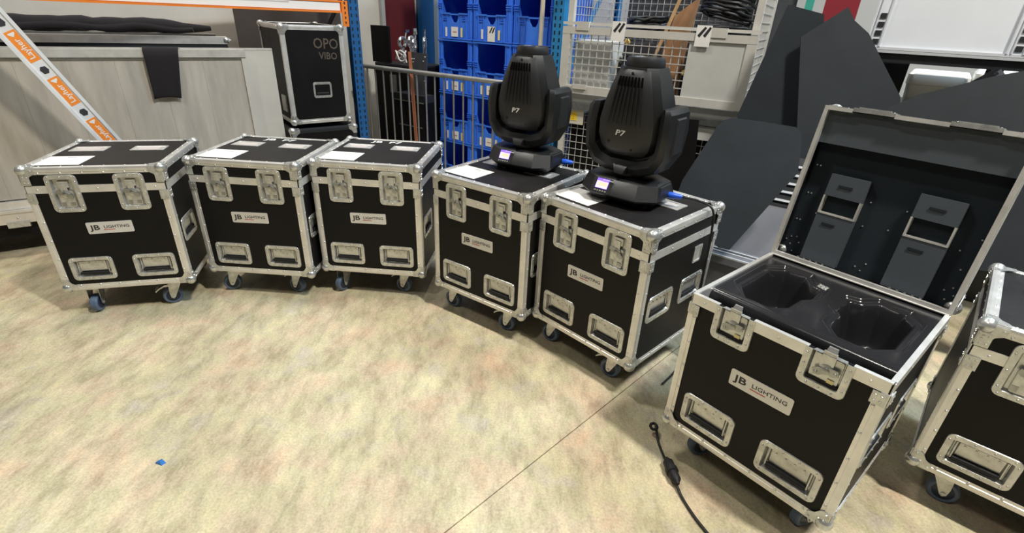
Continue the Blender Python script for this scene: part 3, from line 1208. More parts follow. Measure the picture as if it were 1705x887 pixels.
        for x, z in ((-.066, .262), (.045, .240), (0, .543)):
            MB().lathe([(.0055, 0), (.0055, .004), (.002, .004)], 8, T((x, sy * (dep(z) + .013), z)) @ RX(90 * -sy)).build('cover_screw', RUB, head)
    place('lettering', text_mesh('P7', .032, WHITE, xs=1.35, shear=.15, bold=.0005), head, T((-.012, -dep(.305) - .0175, .305)) @ RX(90))
    return root


def on_case(i, lx, ly):
    x, y, a = CASES[i]
    p = T((x, y, 0)) @ RZ(a) @ V((lx, ly, 0))
    return p.x, p.y


FX = [on_case(3, -.005, .135), on_case(4, -.035, -.005)]
ZC = CZ + HT + .002
f1 = moving_head('black moving-head stage light, the farther and more left of the two', (FX[0][0], FX[0][1], ZC + .012), R(-30))
f2 = moving_head('black moving-head stage light, the nearer one with a blue power plug', (FX[1][0], FX[1][1], ZC + .012), R(-38))


# power leads
def smooth_path(pts, n=8):
    pts = [V(p) for p in pts]
    out = []
    for i in range(len(pts) - 1):
        p0 = pts[max(i - 1, 0)]
        p1, p2 = pts[i], pts[i + 1]
        p3 = pts[min(i + 2, len(pts) - 1)]
        for k in range(n):
            t_ = k / n
            out.append(.5 * ((2 * p1) + (p2 - p0) * t_ + (2 * p0 - 5 * p1 + 4 * p2 - p3) * t_ ** 2 + (3 * p1 - p0 - 3 * p2 + p3) * t_ ** 3))
    out.append(pts[-1])
    return out


zt5 = CZ + HT
pc = V((FX[1][0], FX[1][1], 0)) + (RZ(-38) @ V((.205, .04, 0)))
pdir = (RZ(-38) @ V((1, .25, 0))).normalized()
cl = empty('power_cable', 'black power cable running from the blue plug of the nearer light over the case edge', 'cable', (pc.x, pc.y, zt5))
M = lambda v_: V(v_) - V((pc.x, pc.y, zt5))
c5 = T((CASES[4][0], CASES[4][1], 0)) @ RZ(CASES[4][2])
e1 = c5 @ V((.318, .150, zt5 + .006))
e2 = c5 @ V((.335, .155, zt5 - .09))
pth = [V((pc.x, pc.y, zt5 + .055)), V((pc.x, pc.y, zt5 + .055)) + pdir * .06, c5 @ V((.255, .135, zt5 + .040)), e1 + V((0, 0, .008)), e2, c5 @ V((.338, .170, .50)),
       c5 @ V((.335, .19, .25)), c5 @ V((.340, .17, .03)), c5 @ V((.36, .05, .008)), c5 @ V((.37, -.08, .008))]
MB().tube(smooth_path([M(v_) for v_ in pth]), .0052, 8).build('lead', CABLE, cl, smooth=60)
q = T(M(V((pc.x, pc.y, zt5 + .055))) - pdir * .015) @ pdir.to_track_quat('Z', 'Y').to_matrix().to_4x4()
MB().lathe([(.013, -.005), (.0145, .0), (.0145, .022), (.012, .028), (.011, .050), (.007, .058)], 14, q).build('plug', BLUEP, cl, smooth=40)
q = T(V((FX[0][0], FX[0][1], ZC + .055)) + (RZ(-30) @ V((.195, .05, 0)))) @ (RZ(-30) @ V((1, .2, 0))).to_track_quat('Z', 'Y').to_matrix().to_4x4()
bp_ = MB().lathe([(.013, -.005), (.0145, .0), (.0145, .022), (.012, .028), (.011, .048), (.007, .055)], 14, q).build('power_plug', BLUEP, smooth=40)
tag(bp_, 'blue power plug sticking out of the farther moving-head light', 'plug')
KS = 1.35
fc = empty('extension_lead', 'black cable with inline connector on the floor beside the open case', 'cable', (.645, 1.5, 0))
M = lambda v_: V(v_) - V((.645, 1.5, 0))
pth = [(.640, 1.640, .02), (.637, 1.600, .045), (.640, 1.560, .012), (.642, 1.505, .0065), (.645, 1.435, .014)]
MB().tube(smooth_path([M(v_) for v_ in pth]), .0055, 8).build('lead', CABLE, fc, smooth=60)
pth = [(.656, 1.325, .014), (.664, 1.278, .0065), (.684, 1.205, .0065), (.709, 1.144, .0065), (.76, 1.03, .0065)]
MB().tube(smooth_path([M(v_) for v_ in pth]), .0055, 8).build('lead', CABLE, fc, smooth=60)
dv = V((.011, -.11, 0)).normalized()
q = T(M((.645, 1.445, .0245))) @ dv.to_track_quat('Z', 'Y').to_matrix().to_4x4()
MB().lathe([(.007, 0), (.012, .010), (.020, .02), (.020, .050), (.024, .052), (.024, .070), (.019, .072), (.019, .105), (.012, .114), (.007, .124)], 14, q).build('inline_connector', RUB, fc, smooth=40)
MB().tube([V((.014 * math.cos(a) - .016, .014 * math.sin(a) + .098, .040)) + V((0, 0, .004 * math.sin(a))) for a in (k * math.pi / 6 for k in range(12))], .0065, 6, True).build('cable_clip', RUB, fc, smooth=50)
sp = atz(268, 770, 0)
sb = MB().loft([[(-.018, -.008, 0), (.014, -.012, 0), (.020, .004, 0), (-.004, .014, 0), (-.017, .006, 0)], [(-.013, -.006, .008), (.006, -.008, .012), (.014, .002, .006), (-.002, .009, .010), (-.012, .004, .006)],
               [(-.006, -.004, .010), (.002, -.004, .016), (.006, .001, .009), (-.001, .005, .013), (-.006, .002, .009)]]).build('plastic_scrap', SCRP, M=T((sp.x, sp.y, 0)) @ RZ(-10))
tag(sb, 'small blue scrap of plastic lying alone on the concrete floor', 'scrap')


# ================================================================== LEFT: BOARDS IN THE RACK
def in_frame(F, name, label, cat, group=None):
    o = bpy.data.objects.new(name, None)
    COL.objects.link(o)
    o.matrix_world = F
    return tag(o, label, cat, group)


def boxed(lo, hi, F=None):
    return MB().box(lo, hi, F)


b1 = in_frame(LW, 'stage_board', 'large grey wood-grained board with silver top rail behind the leftmost cases', 'board')
pw = .245
for k in range(7):
    x1_ = -.20 - k * pw
    boxed((x1_ - pw + .0007, .006, .378), (x1_, .030, 1.205)).build('plank', BOARD, b1)
boxed((-1.93, .030, .37), (-.185, .045, 1.21)).build('backing', BOARD2, b1)
boxed((-1.93, -.012, 1.222), (-.17, .050, 1.270)).build('top_rail', ALU, b1)
boxed((-1.93, .000, 1.205), (-.185, .030, 1.222)).build('rail_shade_strip', STEELD, b1)  # dull strip stands in for the shadow under the top rail
boxed((-.20, -.004, .37), (-.17, .050, 1.222)).build('end_rail', BOARD2, b1)
boxed((-1.93, -.010, .318), (-.17, .050, .37)).build('bottom_rail', ALU, b1)
b2 = in_frame(LW, 'stage_board', 'plain pale board standing just behind the wood-grained board, right end showing', 'board')
boxed((-1.93, .062, .318), (.02, .098, 1.262)).build('panel', BOARD2, b2)
boxed((-1.93, .060, 1.262), (.02, .100, 1.275)).build('top_rail', ALU, b2)
b3 = in_frame(LW, 'stage_deck', 'dark stage deck with silver top edge behind the boards, left', 'board')
boxed((-2.1, .33, .318), (-.24, .40, 1.285)).build('panel', DARKM, b3)
boxed((-2.1, .322, 1.285), (-.24, .408, 1.335)).build('top_rail', ALU, b3)
MB().ball((-.245, .33, 1.312), .022, 10, 6).tube([(-.25, .33, 1.29), (-.215, .325, 1.312), (-.25, .33, 1.335)], .007, 6).build('end_cap', STEEL, b3, smooth=50)
b4 = in_frame(LW, 'stage_deck', 'second dark stage deck carrying the black fabric bundle, left', 'board')
boxed((-2.1, .45, .318), (-.30, .56, 1.335)).build('panel', DARKM, b4)
boxed((-2.1, .448, 1.335), (-.30, .562, 1.345)).build('top_rail', STEELD, b4)
# fabric bundle
pts, rad = [], []
for k in range(30):
    s_ = -2.0 + 1.68 * k / 29
    pts.append((s_, .500 + .012 * math.sin(k * 1.3), 1.394 + .003 * math.sin(k * .9) - .014 * max(0, k - 22) / 7))
    rad.append(.048 * (1 if k < 25 else 1 - .13 * (k - 24)) * (1 + .05 * math.sin(k * 2.1)) * (.84 if k in (17,) else 1))
fbn = MB().tube(pts, rad, 12).tube([(p[0], p[1] - .030, p[2] - .012 + .008 * math.sin(p[0] * 14)) for p in pts[:-2]], [r_ * .55 for r_ in rad[:-2]], 8)
fbn = fbn.build('fabric_bundle', CLOTH, M=LW, smooth=70)
tag(fbn, 'long rolled bundle of black fabric lying above the boards on the left', 'fabric')
# cloth draped over the first board
NXc, NZc = 10, 14
vs, fs = [], []
for j in range(NZc + 1):
    for i in range(NXc + 1):
        u = i / NXc
        k = j / NZc
        wl = -.767 - .004 * k
        wr = -.559 - .056 * k
        x = wl + (wr - wl) * u
        wav = .004 * math.sin(u * 9) * k
        L_ = k * .385
        if L_ < .10:
            yy, zz = .055 - L_, 1.277 + .003 * math.sin(L_ * 30)
            if L_ > .07:
                yy, zz = -.018, 1.277 - (L_ - .07)
        else:
            yy, zz = -.020 - .006 * math.sin(k * 3) + wav, 1.277 - (L_ - .07)
            if j == NZc:
                zz += .012 * math.sin(u * 3.1)
        vs.append((x, yy, zz))
for j in range(NZc):
    for i in range(NXc):
        a = j * (NXc + 1) + i
        fs.append((a, a + NXc + 1, a + NXc + 2, a + 1))
dc = MB().add(vs, fs).build('draped_cloth', CLOTH, M=LW, smooth=60)
md = dc.modifiers.new('thick', 'SOLIDIFY')
md.thickness = .005
md.offset = 1
tag(dc, 'black cloth folded over the silver top rail of the grey board', 'cloth')

# pallet rack
pu = V((-1.372, 4.50, 0))
pv = V((-3.52, 2.66, 0))
ang = math.degrees(math.atan2(pu.y - pv.y, pu.x - pv.x))
bl = (pu - pv).length
bf = T(pv) @ RZ(ang)
rk = in_frame(bf, 'pallet_rack', 'blue and orange pallet rack above the grey boards', 'rack')
I4 = MX.Identity(4)


def upright(parent, p, a, mt_, h=2.6, wd=.085, dp=.07):
    Fm = T(p) @ RZ(a)
    mb = MB()
    mb.box((-wd / 2, 0, 0), (wd / 2, .004, h))
    mb.box((-wd / 2, 0, 0), (-wd / 2 + .004, dp, h))
    mb.box((wd / 2 - .004, 0, 0), (wd / 2, dp, h))
    o = mb.build('upright', mt_, parent, Fm)
    mb = MB()
    k = 0
    z = .1
    while z < h:
        for s in (-1, 1):
            mb.box((s * .022 - .006, -.0012, z), (s * .022 + .006, .0, z + .026))
        z += .05
    mb.build('slots', mat('slot_dark', (.004, .01, .02), .8), o, stuff=True)
    boxed((-.07, -.03, 0), (.07, .1, .006)).build('foot_plate', mt_, o)
    return o


for x_ in (0, bl):
    upright(rk, V((x_, 0, 0)), 0, BLUER)
    upright(rk, V((x_, .75, 0)), 0, BLUER)
bm = MB()
bm.box((.06, -.006, 1.527), (bl - .06, .044, 1.540)).box((.06, -.006, 1.602), (bl - .06, .044, 1.615)).box((.06, .004, 1.540), (bl - .06, .044, 1.602))
beam = bm.build('beam', ORANGE, rk)
boxed((.07, .0005, 1.543), (bl - .11, .0038, 1.599)).build('glare_band', mat('glare_white', (.88, .84, .80), .5), beam)  # white strip paints the glare of the overexposed beam face
boxed((.3, -.0002, 1.583), (bl - .5, .0004, 1.592)).build('print_strip', mat('grey_print', (.55, .5, .5), .6), beam)
for x in (.06, bl - .06):
    br_ = boxed((x - .042, -.012, 1.43), (x + .008, -.006, 1.615)).build('end_bracket', ORANGE, beam)
    hl = MB()
    for z in (1.45, 1.485, 1.52, 1.555, 1.59):
        hl.box((x - .022, -.0128, z), (x - .012, -.012, z + .018))
    hl.build('bracket_slots', mat('slot_dark', (.004, .01, .02), .8), br_, stuff=True)
MB().box((.06, .78, 1.527), (bl - .06, .82, 1.615)).build('beam', ORANGE, rk)
# diagonal brace at the right end frame of the rack
MB().bar((bl, .05, 1.75), (bl, .75, 1.30), .04, .012, (1, 0, 0)).build('brace', DARKM, rk)

# aluminium beam with orange stickers, leaning in front of the boards
lp0 = at(-14, 22, 2.86)
lp1 = at(178, 228, 3.08)
ldir = (lp1 - lp0).normalized()
lend = lp1 + ldir * ((.012 - lp1.z) / ldir.z)
ltop = lp0 - ldir * .45
view = (V((0, 0, CAMH)) - (lp0 + lp1) / 2)
nz_ = (view - ldir * view.dot(ldir)).normalized()
ny_ = nz_.cross(ldir)
LB = MX((ldir, ny_, nz_)).transposed().to_4x4()
LB.translation = ltop
ln = (lend - ltop).length
lb = in_frame(LB, 'scaffold_beam', 'silver aluminium beam with orange stickers leaning in front of the grey boards', 'beam')
LBM = mat('white_aluminium', (.90, .92, .95), .35, .25, noise=.12, nscale=12)
boxed((0, -.038, -.012), (ln, .038, .008)).build('web', LBM, lb)
boxed((0, .034, -.030), (ln, .052, .016)).build('chord', LBM, lb)
boxed((0, -.052, -.030), (ln, -.034, .016)).build('chord', LBM, lb)
st0 = (lp0 - ltop).length
for k in range(5):
    x = st0 - .17 + k * .262
    if x + .17 > ln or x < 0:
        continue
    s_ = boxed((x, -.027, .008), (x + .165, .027, .0092)).build('sticker', ORSTK, lb)
    place('lettering', text_mesh('Layher', .040, WHITE, xs=1.0, bold=.0005), s_, T((x + .097, 0, .0096)) @ RZ(180))
    mk = MB().prism([(0, -.016), (.006, -.016), (.022, .0), (.006, .016), (0, .016)], .0092, .0100).prism([(.005, -.006), (.013, 0), (.005, .006)], .0100, .0104)
    mk.build('logo', WHITE, s_, T((x + .010, 0, 0)))
    dm = MB().prism([(-.018, -.008), (-.004, -.020), (.020, -.014), (.024, .008), (.008, .020), (-.014, .014)], -.006, .0088)
    dm.build('punched_hole', mat('hole_dark', (.03, .03, .035), .7), lb, T((x + .214, 0, 0)))

# long dolly that carries the boards
tb = in_frame(LW, 'board_dolly', 'low dolly with bright silver riveted edge under the grey boards, left', 'dolly')
BRE = mat('bright_edge', (.85, .80, .74), .35, .5, noise=.2, nscale=15)
boxed((-2.2, .02, .125), (.04, .60, .225)).build('body', LAM, tb)
boxed((-2.2, -.022, .228), (.04, .60, .316)).build('deck', BRE, tb)
boxed((-2.2, -.030, .300), (.04, -.022, .318)).build('edge_lip', ALU, tb)
rvb = MB()
for k in range(18):
    rvb.rivet((-2.15 + k * .12, -.022, .265), (0, -1, 0), .008, .004)
rvb.build('rivets', STEEL, tb, smooth=60, stuff=True)
boxed((-1.73, -.034, .205), (-1.62, -.010, .240)).build('catch', STEEL, tb)
for x in (-2.05, -.12):
    for yy in (.10, .50):
        mbw = MB().lathe([(.03, -.016), (.052, -.016), (.055, 0), (.052, .016), (.03, .016)], 18, T((x, yy, .055)) @ RX(90))
        mbw.build('wheel', RUB, tb, smooth=40)
        boxed((x - .03, yy - .03, .085), (x + .03, yy + .03, .125)).build('wheel_mount', STEELD, tb)

# big upright black case on a second case
N = V((-1.755, 3.955, 0))
FR_ = V((-1.395, 4.235, 0))
ang2 = math.degrees(math.atan2(FR_.y - N.y, FR_.x - N.x))
wB = (FR_ - N).length
dB = .62
u2 = (FR_ - N).normalized()
v2 = V((-u2.y, u2.x, 0))


def plain_case(label, F, w_, d_, h_, z, marks=False, name='flight_case', ALU=ALU):
    o = in_frame(F @ T((0, 0, z)), name, label, 'flight case')
    for k, (lo, hi) in enumerate((((0, 0, 0), (w_, .008, h_)), ((w_ - .008, .008, 0), (w_, d_, h_)), ((0, d_ - .008, 0), (w_ - .008, d_, h_)), ((0, .008, 0), (.008, d_ - .008, h_)))):
        boxed(lo, hi).build('side_panel', LAM, o)
    boxed((.008, .008, h_ - .008), (w_ - .008, d_ - .008, h_)).build('top_panel', LAM, o)
    X, Y, Z = V((1, 0, 0)), V((0, 1, 0)), V((0, 0, 1))
    for x, sx in ((0, 1), (w_, -1)):
        for y, sy in ((0, 1), (d_, -1)):
            edge_mb(V((x, y, .03)), V((x, y, h_ - .03)), X * sx, Y * sy).build('edge_extrusion', ALU, o)
    for zz, sz in ((0, 1), (h_, -1)):
        for y, sy in ((0, 1), (d_, -1)):
            edge_mb(V((.03, y, zz)), V((w_ - .03, y, zz)), Y * sy, Z * sz).build('edge_extrusion', ALU, o)
        for x, sx in ((0, 1), (w_, -1)):
            edge_mb(V((x, .03, zz)), V((x, d_ - .03, zz)), X * sx, Z * sz).build('edge_extrusion', ALU, o)
    for x, sx in ((0, -1), (w_, 1)):
        for y, sy in ((0, -1), (d_, 1)):
            for zz, sz in ((0, -1), (h_, 1)):
                corner(o, (x, y, zz), (sx, sy, sz))
    return o


BF = T(N) @ RZ(ang2)
big = plain_case('tall black flight case with silver edges and dull gold writing under the orange beam', BF, wB, dB, .70, .735, True)
handle(big, T((wB * .56, 0, .245)) @ face(0) @ MX.Diagonal((.72, .9, 1, 1)))
place('lettering', text_mesh('OPO', .105, GOLD, xs=.85, bold=.001), big, T((wB * .70, -.0004, .575)) @ face(0) @ RZ(-2))
place('lettering', text_mesh('VIBO', .070, GOLD, xs=.9, bold=.001), big, T((wB * .72, -.0004, .490)) @ face(0) @ RZ(-2))
boxed((-.012, .08, .08), (.0, .2, .2)).build('side_latch', STEEL, big)
low = plain_case('black flight case underneath the tall upright flight case', BF @ T((-.03, -.02, 0)), wB + .06, dB + .02, .694, 0, ALU=DARKM)  # dark edge metal stands in for silver edges lying in shade

# ================================================================== MIDDLE: BARRIER, CLAMPS, CRATES
ta = in_frame(T((-1.47, 5.04, 0)) @ RZ(-33), 'storage_case', 'tall black storage case behind the crowd barrier beside the blue rack post', 'case')
boxed((0, .12, 0), (.55, .50, 1.10)).build('body', LAM, ta)
boxed((0, .12, 1.10), (.55, .50, 1.115)).build('lid_rim', DARKM, ta)
boxed((.20, .108, .86), (.28, .12, 1.02)).build('label_plate', STEELD, ta)
tl = in_frame(T((-1.50, 5.09, 1.118)) @ RZ(-33), 'black_board', 'dark square board standing on the tall storage case behind the barrier', 'board')
boxed((.02, .10, 0), (.25, .125, .31)).build('panel', LAM, tl)
boxed((.02, .098, .31), (.25, .127, .316)).build('top_trim', DARKM, tl)


def pipe_clamp(label, loc, rz, s=1.0, tilt=0):
    o = empty('pipe_clamp', label, 'clamp', loc, rz, 'chrome pipe clamps')
    CHR = mat('chrome', (.88, .88, .88), .15, 1.0)
    mb = MB()
    pts = [(.035 * s * math.cos(R(a)), 0, .15 * s + .035 * s * math.sin(R(a))) for a in range(-60, 241, 25)]
    mb.tube(pts, .013 * s, 8)
    mb.build('jaw', CHR, o, smooth=60)
    MB().tube([(0, 0, 0), (0, 0, .115 * s)], .014 * s, 8).lathe([(.026 * s, 0), (.026 * s, .012)], 10).build('stem', CHR, o, smooth=50)
    MB().tube([(.03 * s, 0, .17 * s), (.055 * s, 0, .235 * s)], .006 * s, 6).box((.035 * s, -.006, .222 * s), (.078 * s, .006, .242 * s)).build('wing_bolt', CHR, o, smooth=50)
    return o


CL = [(.24, .26, 1.2), (.315, .30, 1.25), (.39, .26, 1.15), (.465, .32, 1.25)]
for k, (a, b_, s_) in enumerate(CL):
    p = T((-1.47, 5.04, 0)) @ RZ(-33) @ V((a, b_, 1.117))
    pipe_clamp('chrome pipe clamp on the tall storage case, %s from the left' % ('first', 'second', 'third', 'fourth')[k], p, R(60 + 12 * k), s_)
p0 = T((-1.47, 5.04, 0)) @ RZ(-33) @ V((.33, .17, 0))
cp = [p0 + V((.05 * math.cos(k * .9) - .02, .03 * math.sin(k * .7), 1.13 + .012 * (k % 5) + .055 * abs(math.sin(k * .55)))) for k in range(16)]
sc_ = MB().tube(smooth_path(cp, 5), .008, 7).build('coiled_lead', WIREM, smooth=60)
tag(sc_, 'tangled pale lead lying at the foot of the chrome clamps', 'cable')
tb2 = in_frame(T((-1.10, 4.82, 0)) @ RZ(-35), 'storage_case', 'lower black storage case with green-edged lid behind the crowd barrier', 'case')
boxed((0, -.07, 0), (.36, .07, .84)).build('body', LAM, tb2)
boxed((-.004, -.074, .84), (.364, .074, .90)).build('lid', DARKM, tb2)
boxed((-.006, -.078, .838), (.366, -.074, .844)).build('lid_edge', mat('green_edge', (.16, .22, .15), .5), tb2)
boxed((.04, -.076, .62), (.34, -.070, .63)).build('trim_line', STEELD, tb2)
pb = in_frame(T((-1.10, 4.82, .903)) @ RZ(-35) @ T((.13, -.06, 0)) @ RX(-4), 'perforated_plate', 'grey steel plate with bolt holes standing behind the barrier near the blue crates', 'plate')
boxed((0, .05, 0), (.205, .062, .345)).build('plate', mat('plate_grey', (.10, .105, .12), .4, .5, noise=.2, nscale=8), pb)
for x, z in ((.025, .29), (.05, .29), (.04, .265), (.185, .315), (.165, .28), (.06, .19), (.075, .15), (.185, .12)):
    MB().rivet((x, .05, z), (0, -1, 0), .007, .004, 8).build('bolt', STEEL, pb)
st = MB().bar(at(682, 86, 4.60), at(698, 290, 4.535), .026, .018).build('wooden_batten', WOODR)
tag(st, 'reddish wooden batten leaning behind the crowd barrier', 'batten')

# crowd barrier
L0, L1 = V((-1.545, 4.90, 0)), V((-.05, 3.985, 0))
ba = math.degrees(math.atan2(L1.y - L0.y, L1.x - L0.x))
bl_ = (L1 - L0).length
cb = in_frame(T(L0) @ RZ(ba), 'crowd_barrier', 'galvanised steel crowd barrier with upright bars in front of blue crates', 'barrier')
zb, zt_ = .16, 1.105
rc_ = .09
pts = []
for cx_, cz_, a0 in ((rc_, zb + rc_, 180), (bl_ - rc_, zb + rc_, 270), (bl_ - rc_, zt_ - rc_, 0), (rc_, zt_ - rc_, 90)):
    for k in range(6):
        a = R(a0 + 90 * k / 5)
        pts.append((cx_ + rc_ * math.cos(a), 0, cz_ + rc_ * math.sin(a)))
MB().tube(pts, .019, 10, True).build('frame_tube', GALV, cb, smooth=60)
nb = 17
_bar = MB().tube([(0, 0, zb), (0, 0, zt_)], .0075, 8).mesh('bar', GALV, 60)
for k in range(nb):
    place('bar', _bar, cb, T((.085 + (bl_ - .17) * k / (nb - 1), 0, 0)))
for x in (.25, bl_ - .25):
    MB().tube([(x, -.25, .012), (x, -.06, .10), (x, 0, zb), (x, .06, .10), (x, .25, .012)], .014, 8).build('foot', GALV, cb, smooth=60)
MB().tube([(0, 0, .78), (-.035, 0, .82), (-.05, 0, .87)], .008, 6).build('hook', GALV, cb, smooth=60)


# blue crates
def crate_proto():
    o = empty('blue_crate', 'blue plastic picking crate', 'crate', group='stacked blue crates')
    w_, d_, h_, t_ = .398, .58, .447, .012
    b = MB()
    b.box((0, 0, 0), (w_, d_, .014)).box((0, d_ - t_, .014), (w_, d_, h_))
    b.box((0, .0, .014), (t_, d_ - t_, h_)).box((w_ - t_, .0, .014), (w_, d_ - t_, h_))
    b.build('shell', BLUEC, o)
    # rim round the top and the corner posts at the open front
    for s in (0, 1):
        r_ = MB()
        x = 0 if s == 0 else w_ - .05
        r_.box((x, -.008, .0), (x + .05, .0, h_ - .004))
        for k in range(2):
            r_.box((x + .010 + k * .018, -.014, .02), (x + .017 + k * .018, -.008, h_ - .02))
        r_.build('corner_post', BLUEC, o)
    for z in (.245, .262, .279, h_ - .018):
        for x in (0, w_ - .05):
            boxed((x - .0, -.018, z), (x + .05, -.008, z + .007)).build('rib', BLUEC, o)
    boxed((-.0, -.020, h_ - .012), (w_, -.008, h_ - .002)).build('front_rim', BLUEC, o)
    # curved cheek at each side of the opening
    for x in (t_, w_ - t_ - .004):
        prof_ = [(0, .19), (0, .43), (.02, .40), (.05, .30), (.10, .22), (.18, .19)]
        Mx = MX(((0, 0, 1, x), (1, 0, 0, 0), (0, 1, 0, 0), (0, 0, 0, 1)))
        MB().prism(prof_, 0, .004, Mx).build('cheek', BLUEC, o)
    # lip with hand hole
    lip = MB()
    lip.box((.05, -.010, 0), (w_ - .05, .004, .115)).box((.05, -.010, .115), (.145, .004, .200)).box((w_ - .145, -.010, .115), (w_ - .05, .004, .200))
    lip.prism([(.145, .115), (.253, .115), (.253, .200), (.242, .200), (.238, .165), (.22, .135), (.178, .135), (.16, .165), (.156, .200), (.145, .200)][::1], -.004, .010, MX(((1, 0, 0, 0), (0, 0, -1, 0), (0, 1, 0, 0), (0, 0, 0, 1))))
    lp_ = lip.build('front_lip', BLUEC, o)
    boxed((.145, -.013, .192), (.253, -.001, .204)).build('hand_grip', BLUEC, lp_)
    boxed((.05, -.022, .198), (.145, -.004, .210)).build('lip_rim', BLUEC, lp_)
    boxed((w_ - .145, -.022, .198), (w_ - .05, -.004, .210)).build('lip_rim', BLUEC, lp_)
    for x in (.062, .115, .275, .330):
        boxed((x, -.018, .006), (x + .006, -.010, .196)).build('rib', BLUEC, lp_)
    for z in (.150, .168):
        for x in (.06, .29):
            boxed((x, -.016, z), (x + .05, -.010, z + .006)).build('rib', BLUEC, lp_)
    boxed((.0, -.016, .0), (w_, -.008, .010)).build('foot_rim', BLUEC, o)
    return o, lp_


cp_, lipp = crate_proto()
index_children()
ROWN = ['bottom', 'second from the floor', 'third from the floor', 'fourth from the floor', 'topmost, unseen and added for shade,']
COLN = ['left', 'middle', 'right']
crates = {}
for col in range(3):
    for row in range(5):  # top row is out of view, added to shade the openings below
        c = cp_ if (col == 0 and row == 0) else copy_tree(cp_)
        c.matrix_world = CF @ T((col * .412, .0 + (.0 if col < 2 else .02), row * .452 + .0))
        c['label'] = 'blue open-front crate, %s in the %s stack behind the barrier' % (ROWN[row], COLN[col])
        crates[(col, row)] = c
for (col, row), kind in {(0, 3): 'w', (1, 3): 's', (0, 2): 'w', (1, 2): 'w', (0, 1): 'w', (1, 1): 'w'}.items():
    c = crates[(col, row)]
    dx = -.03 if kind == 's' else 0
    cd = boxed((.165, -.0195, .022 if kind == 'w' else .004), (.245, -.0185, .100 if kind == 'w' else .120)).build('label_card', PAPER, c)
    if kind == 's':
        for k in range(2):
            MB().prism([(.182 + k * .028, .070), (.196 + k * .028, .070), (.222 + k * .024, .115), (.208 + k * .024, .115)], .0196, .0202, MX(((1, 0, 0, 0), (0, 0, -1, 0), (0, 1, 0, 0), (0, 0, 0, 1)))).build('stripe', INK, cd)
    else:
        boxed((.185, -.0201, .055), (.228, -.0196, .063)).build('print', mat('red_print', (.5, .2, .18), .6), cd)
    for x, mt_ in ((.095, WHITE), (.275, mat('yellow_tag', (.82, .70, .35), .6))):
        boxed((x, -.0195, .02), (x + .022, -.0185, .095)).build('side_tag', mt_, c)

# second rack frame right of the crates
rk2 = in_frame(CF, 'rack_frame', 'light blue slotted rack frame with diagonal brace right of the crates', 'rack')
for t_ in (-.09, .82):
    upright(rk2, V((1.305, t_, 0)), 0, BLUEB, 2.8, .09, .07)
MB().bar((1.30, .0, 1.02), (1.30, .80, 2.0), .045, .012, (1, 0, 0)).build('brace', BLUEB, rk2)
MB().bar((1.30, .0, 1.02), (1.30, .80, .2), .045, .012, (1, 0, 0)).build('brace', BLUEB, rk2)
pole = MB().tube([(1.185, -.125, 0), (1.185, -.125, 2.9)], .018, 10, False).build('pale_pole', mat('pale_pole', (.66, .58, .48), .5, noise=.2, nscale=6), M=CF, smooth=60)
tag(pole, 'pale upright pole in front of the right crate stack behind the farther light', 'pole')

# ================================================================== MESH CAGES
GF = frame((.31, 3.9, 0), math.degrees(math.atan2(-.6, 1.12)))
GW, GD = 1.24, .835


def mesh_grid(x0_, x1_, z0_, z1_, y_, step=.05, r_=.0019, F=None):
    mb = MB()
    n = int(round((x1_ - x0_) / step))
    for k in range(n + 1):
        x = x0_ + (x1_ - x0_) * k / n
        mb.box((x - r_, y_ - r_, z0_), (x + r_, y_ + r_, z1_))
    n = int(round((z1_ - z0_) / step))
    for k in range(n + 1):
        z = z0_ + (z1_ - z0_) * k / n
        mb.box((x0_, y_ - r_ - .004, z - r_), (x1_, y_ + r_ - .004, z + r_))
    return mb


def cage(label, z, h):
    g = in_frame(GF @ T((0, 0, z)), 'mesh_cage', label, 'cage', 'stacked mesh pallet cages')
    for x in (0, GW - .04):
        for y in (0, GD - .04):
            boxed((x, y, 0), (x + .04, y + .04, h)).build('corner_post', CAGE, g)
            MB().loft([[(x - .006, y - .006, h - .012), (x + .046, y - .006, h - .012), (x + .046, y + .046, h - .012), (x - .006, y + .046, h - .012)],
                       [(x - .006, y - .006, h), (x + .046, y - .006, h), (x + .046, y + .046, h), (x - .006, y + .046, h)]]).build('post_cap', CAGE, g)
    boxed((.04, .002, .045), (GW - .04, .035, .105)).build('floor_rail', CAGE, g)
    boxed((.04, GD - .035, .045), (GW - .04, GD - .002, .105)).build('floor_rail', CAGE, g)
    for x in (.002, GW - .035):
        boxed((x, .04, .045), (x + .033, GD - .04, .105)).build('floor_rail', CAGE, g)
        boxed((x, .04, h - .04), (x + .033, GD - .04, h - .01)).build('top_rail', CAGE, g)
    boxed((.04, GD - .035, h - .04), (GW - .04, GD - .002, h - .01)).build('top_rail', CAGE, g)
    boxed((.03, .03, .085), (GW - .03, GD - .03, .10)).build('floor_sheet', SHEET, g)
    mesh_grid(.04, GW - .04, .105, h - .04, GD - .02).build('back_mesh', WIREM, g, stuff=True)
    for x in (.018, GW - .018):
        m_ = mesh_grid(.04, GD - .04, .105, h - .04, 0)
        m_.build('side_mesh', WIREM, g, T((x, 0, 0)) @ RZ(90), stuff=True)
    return g


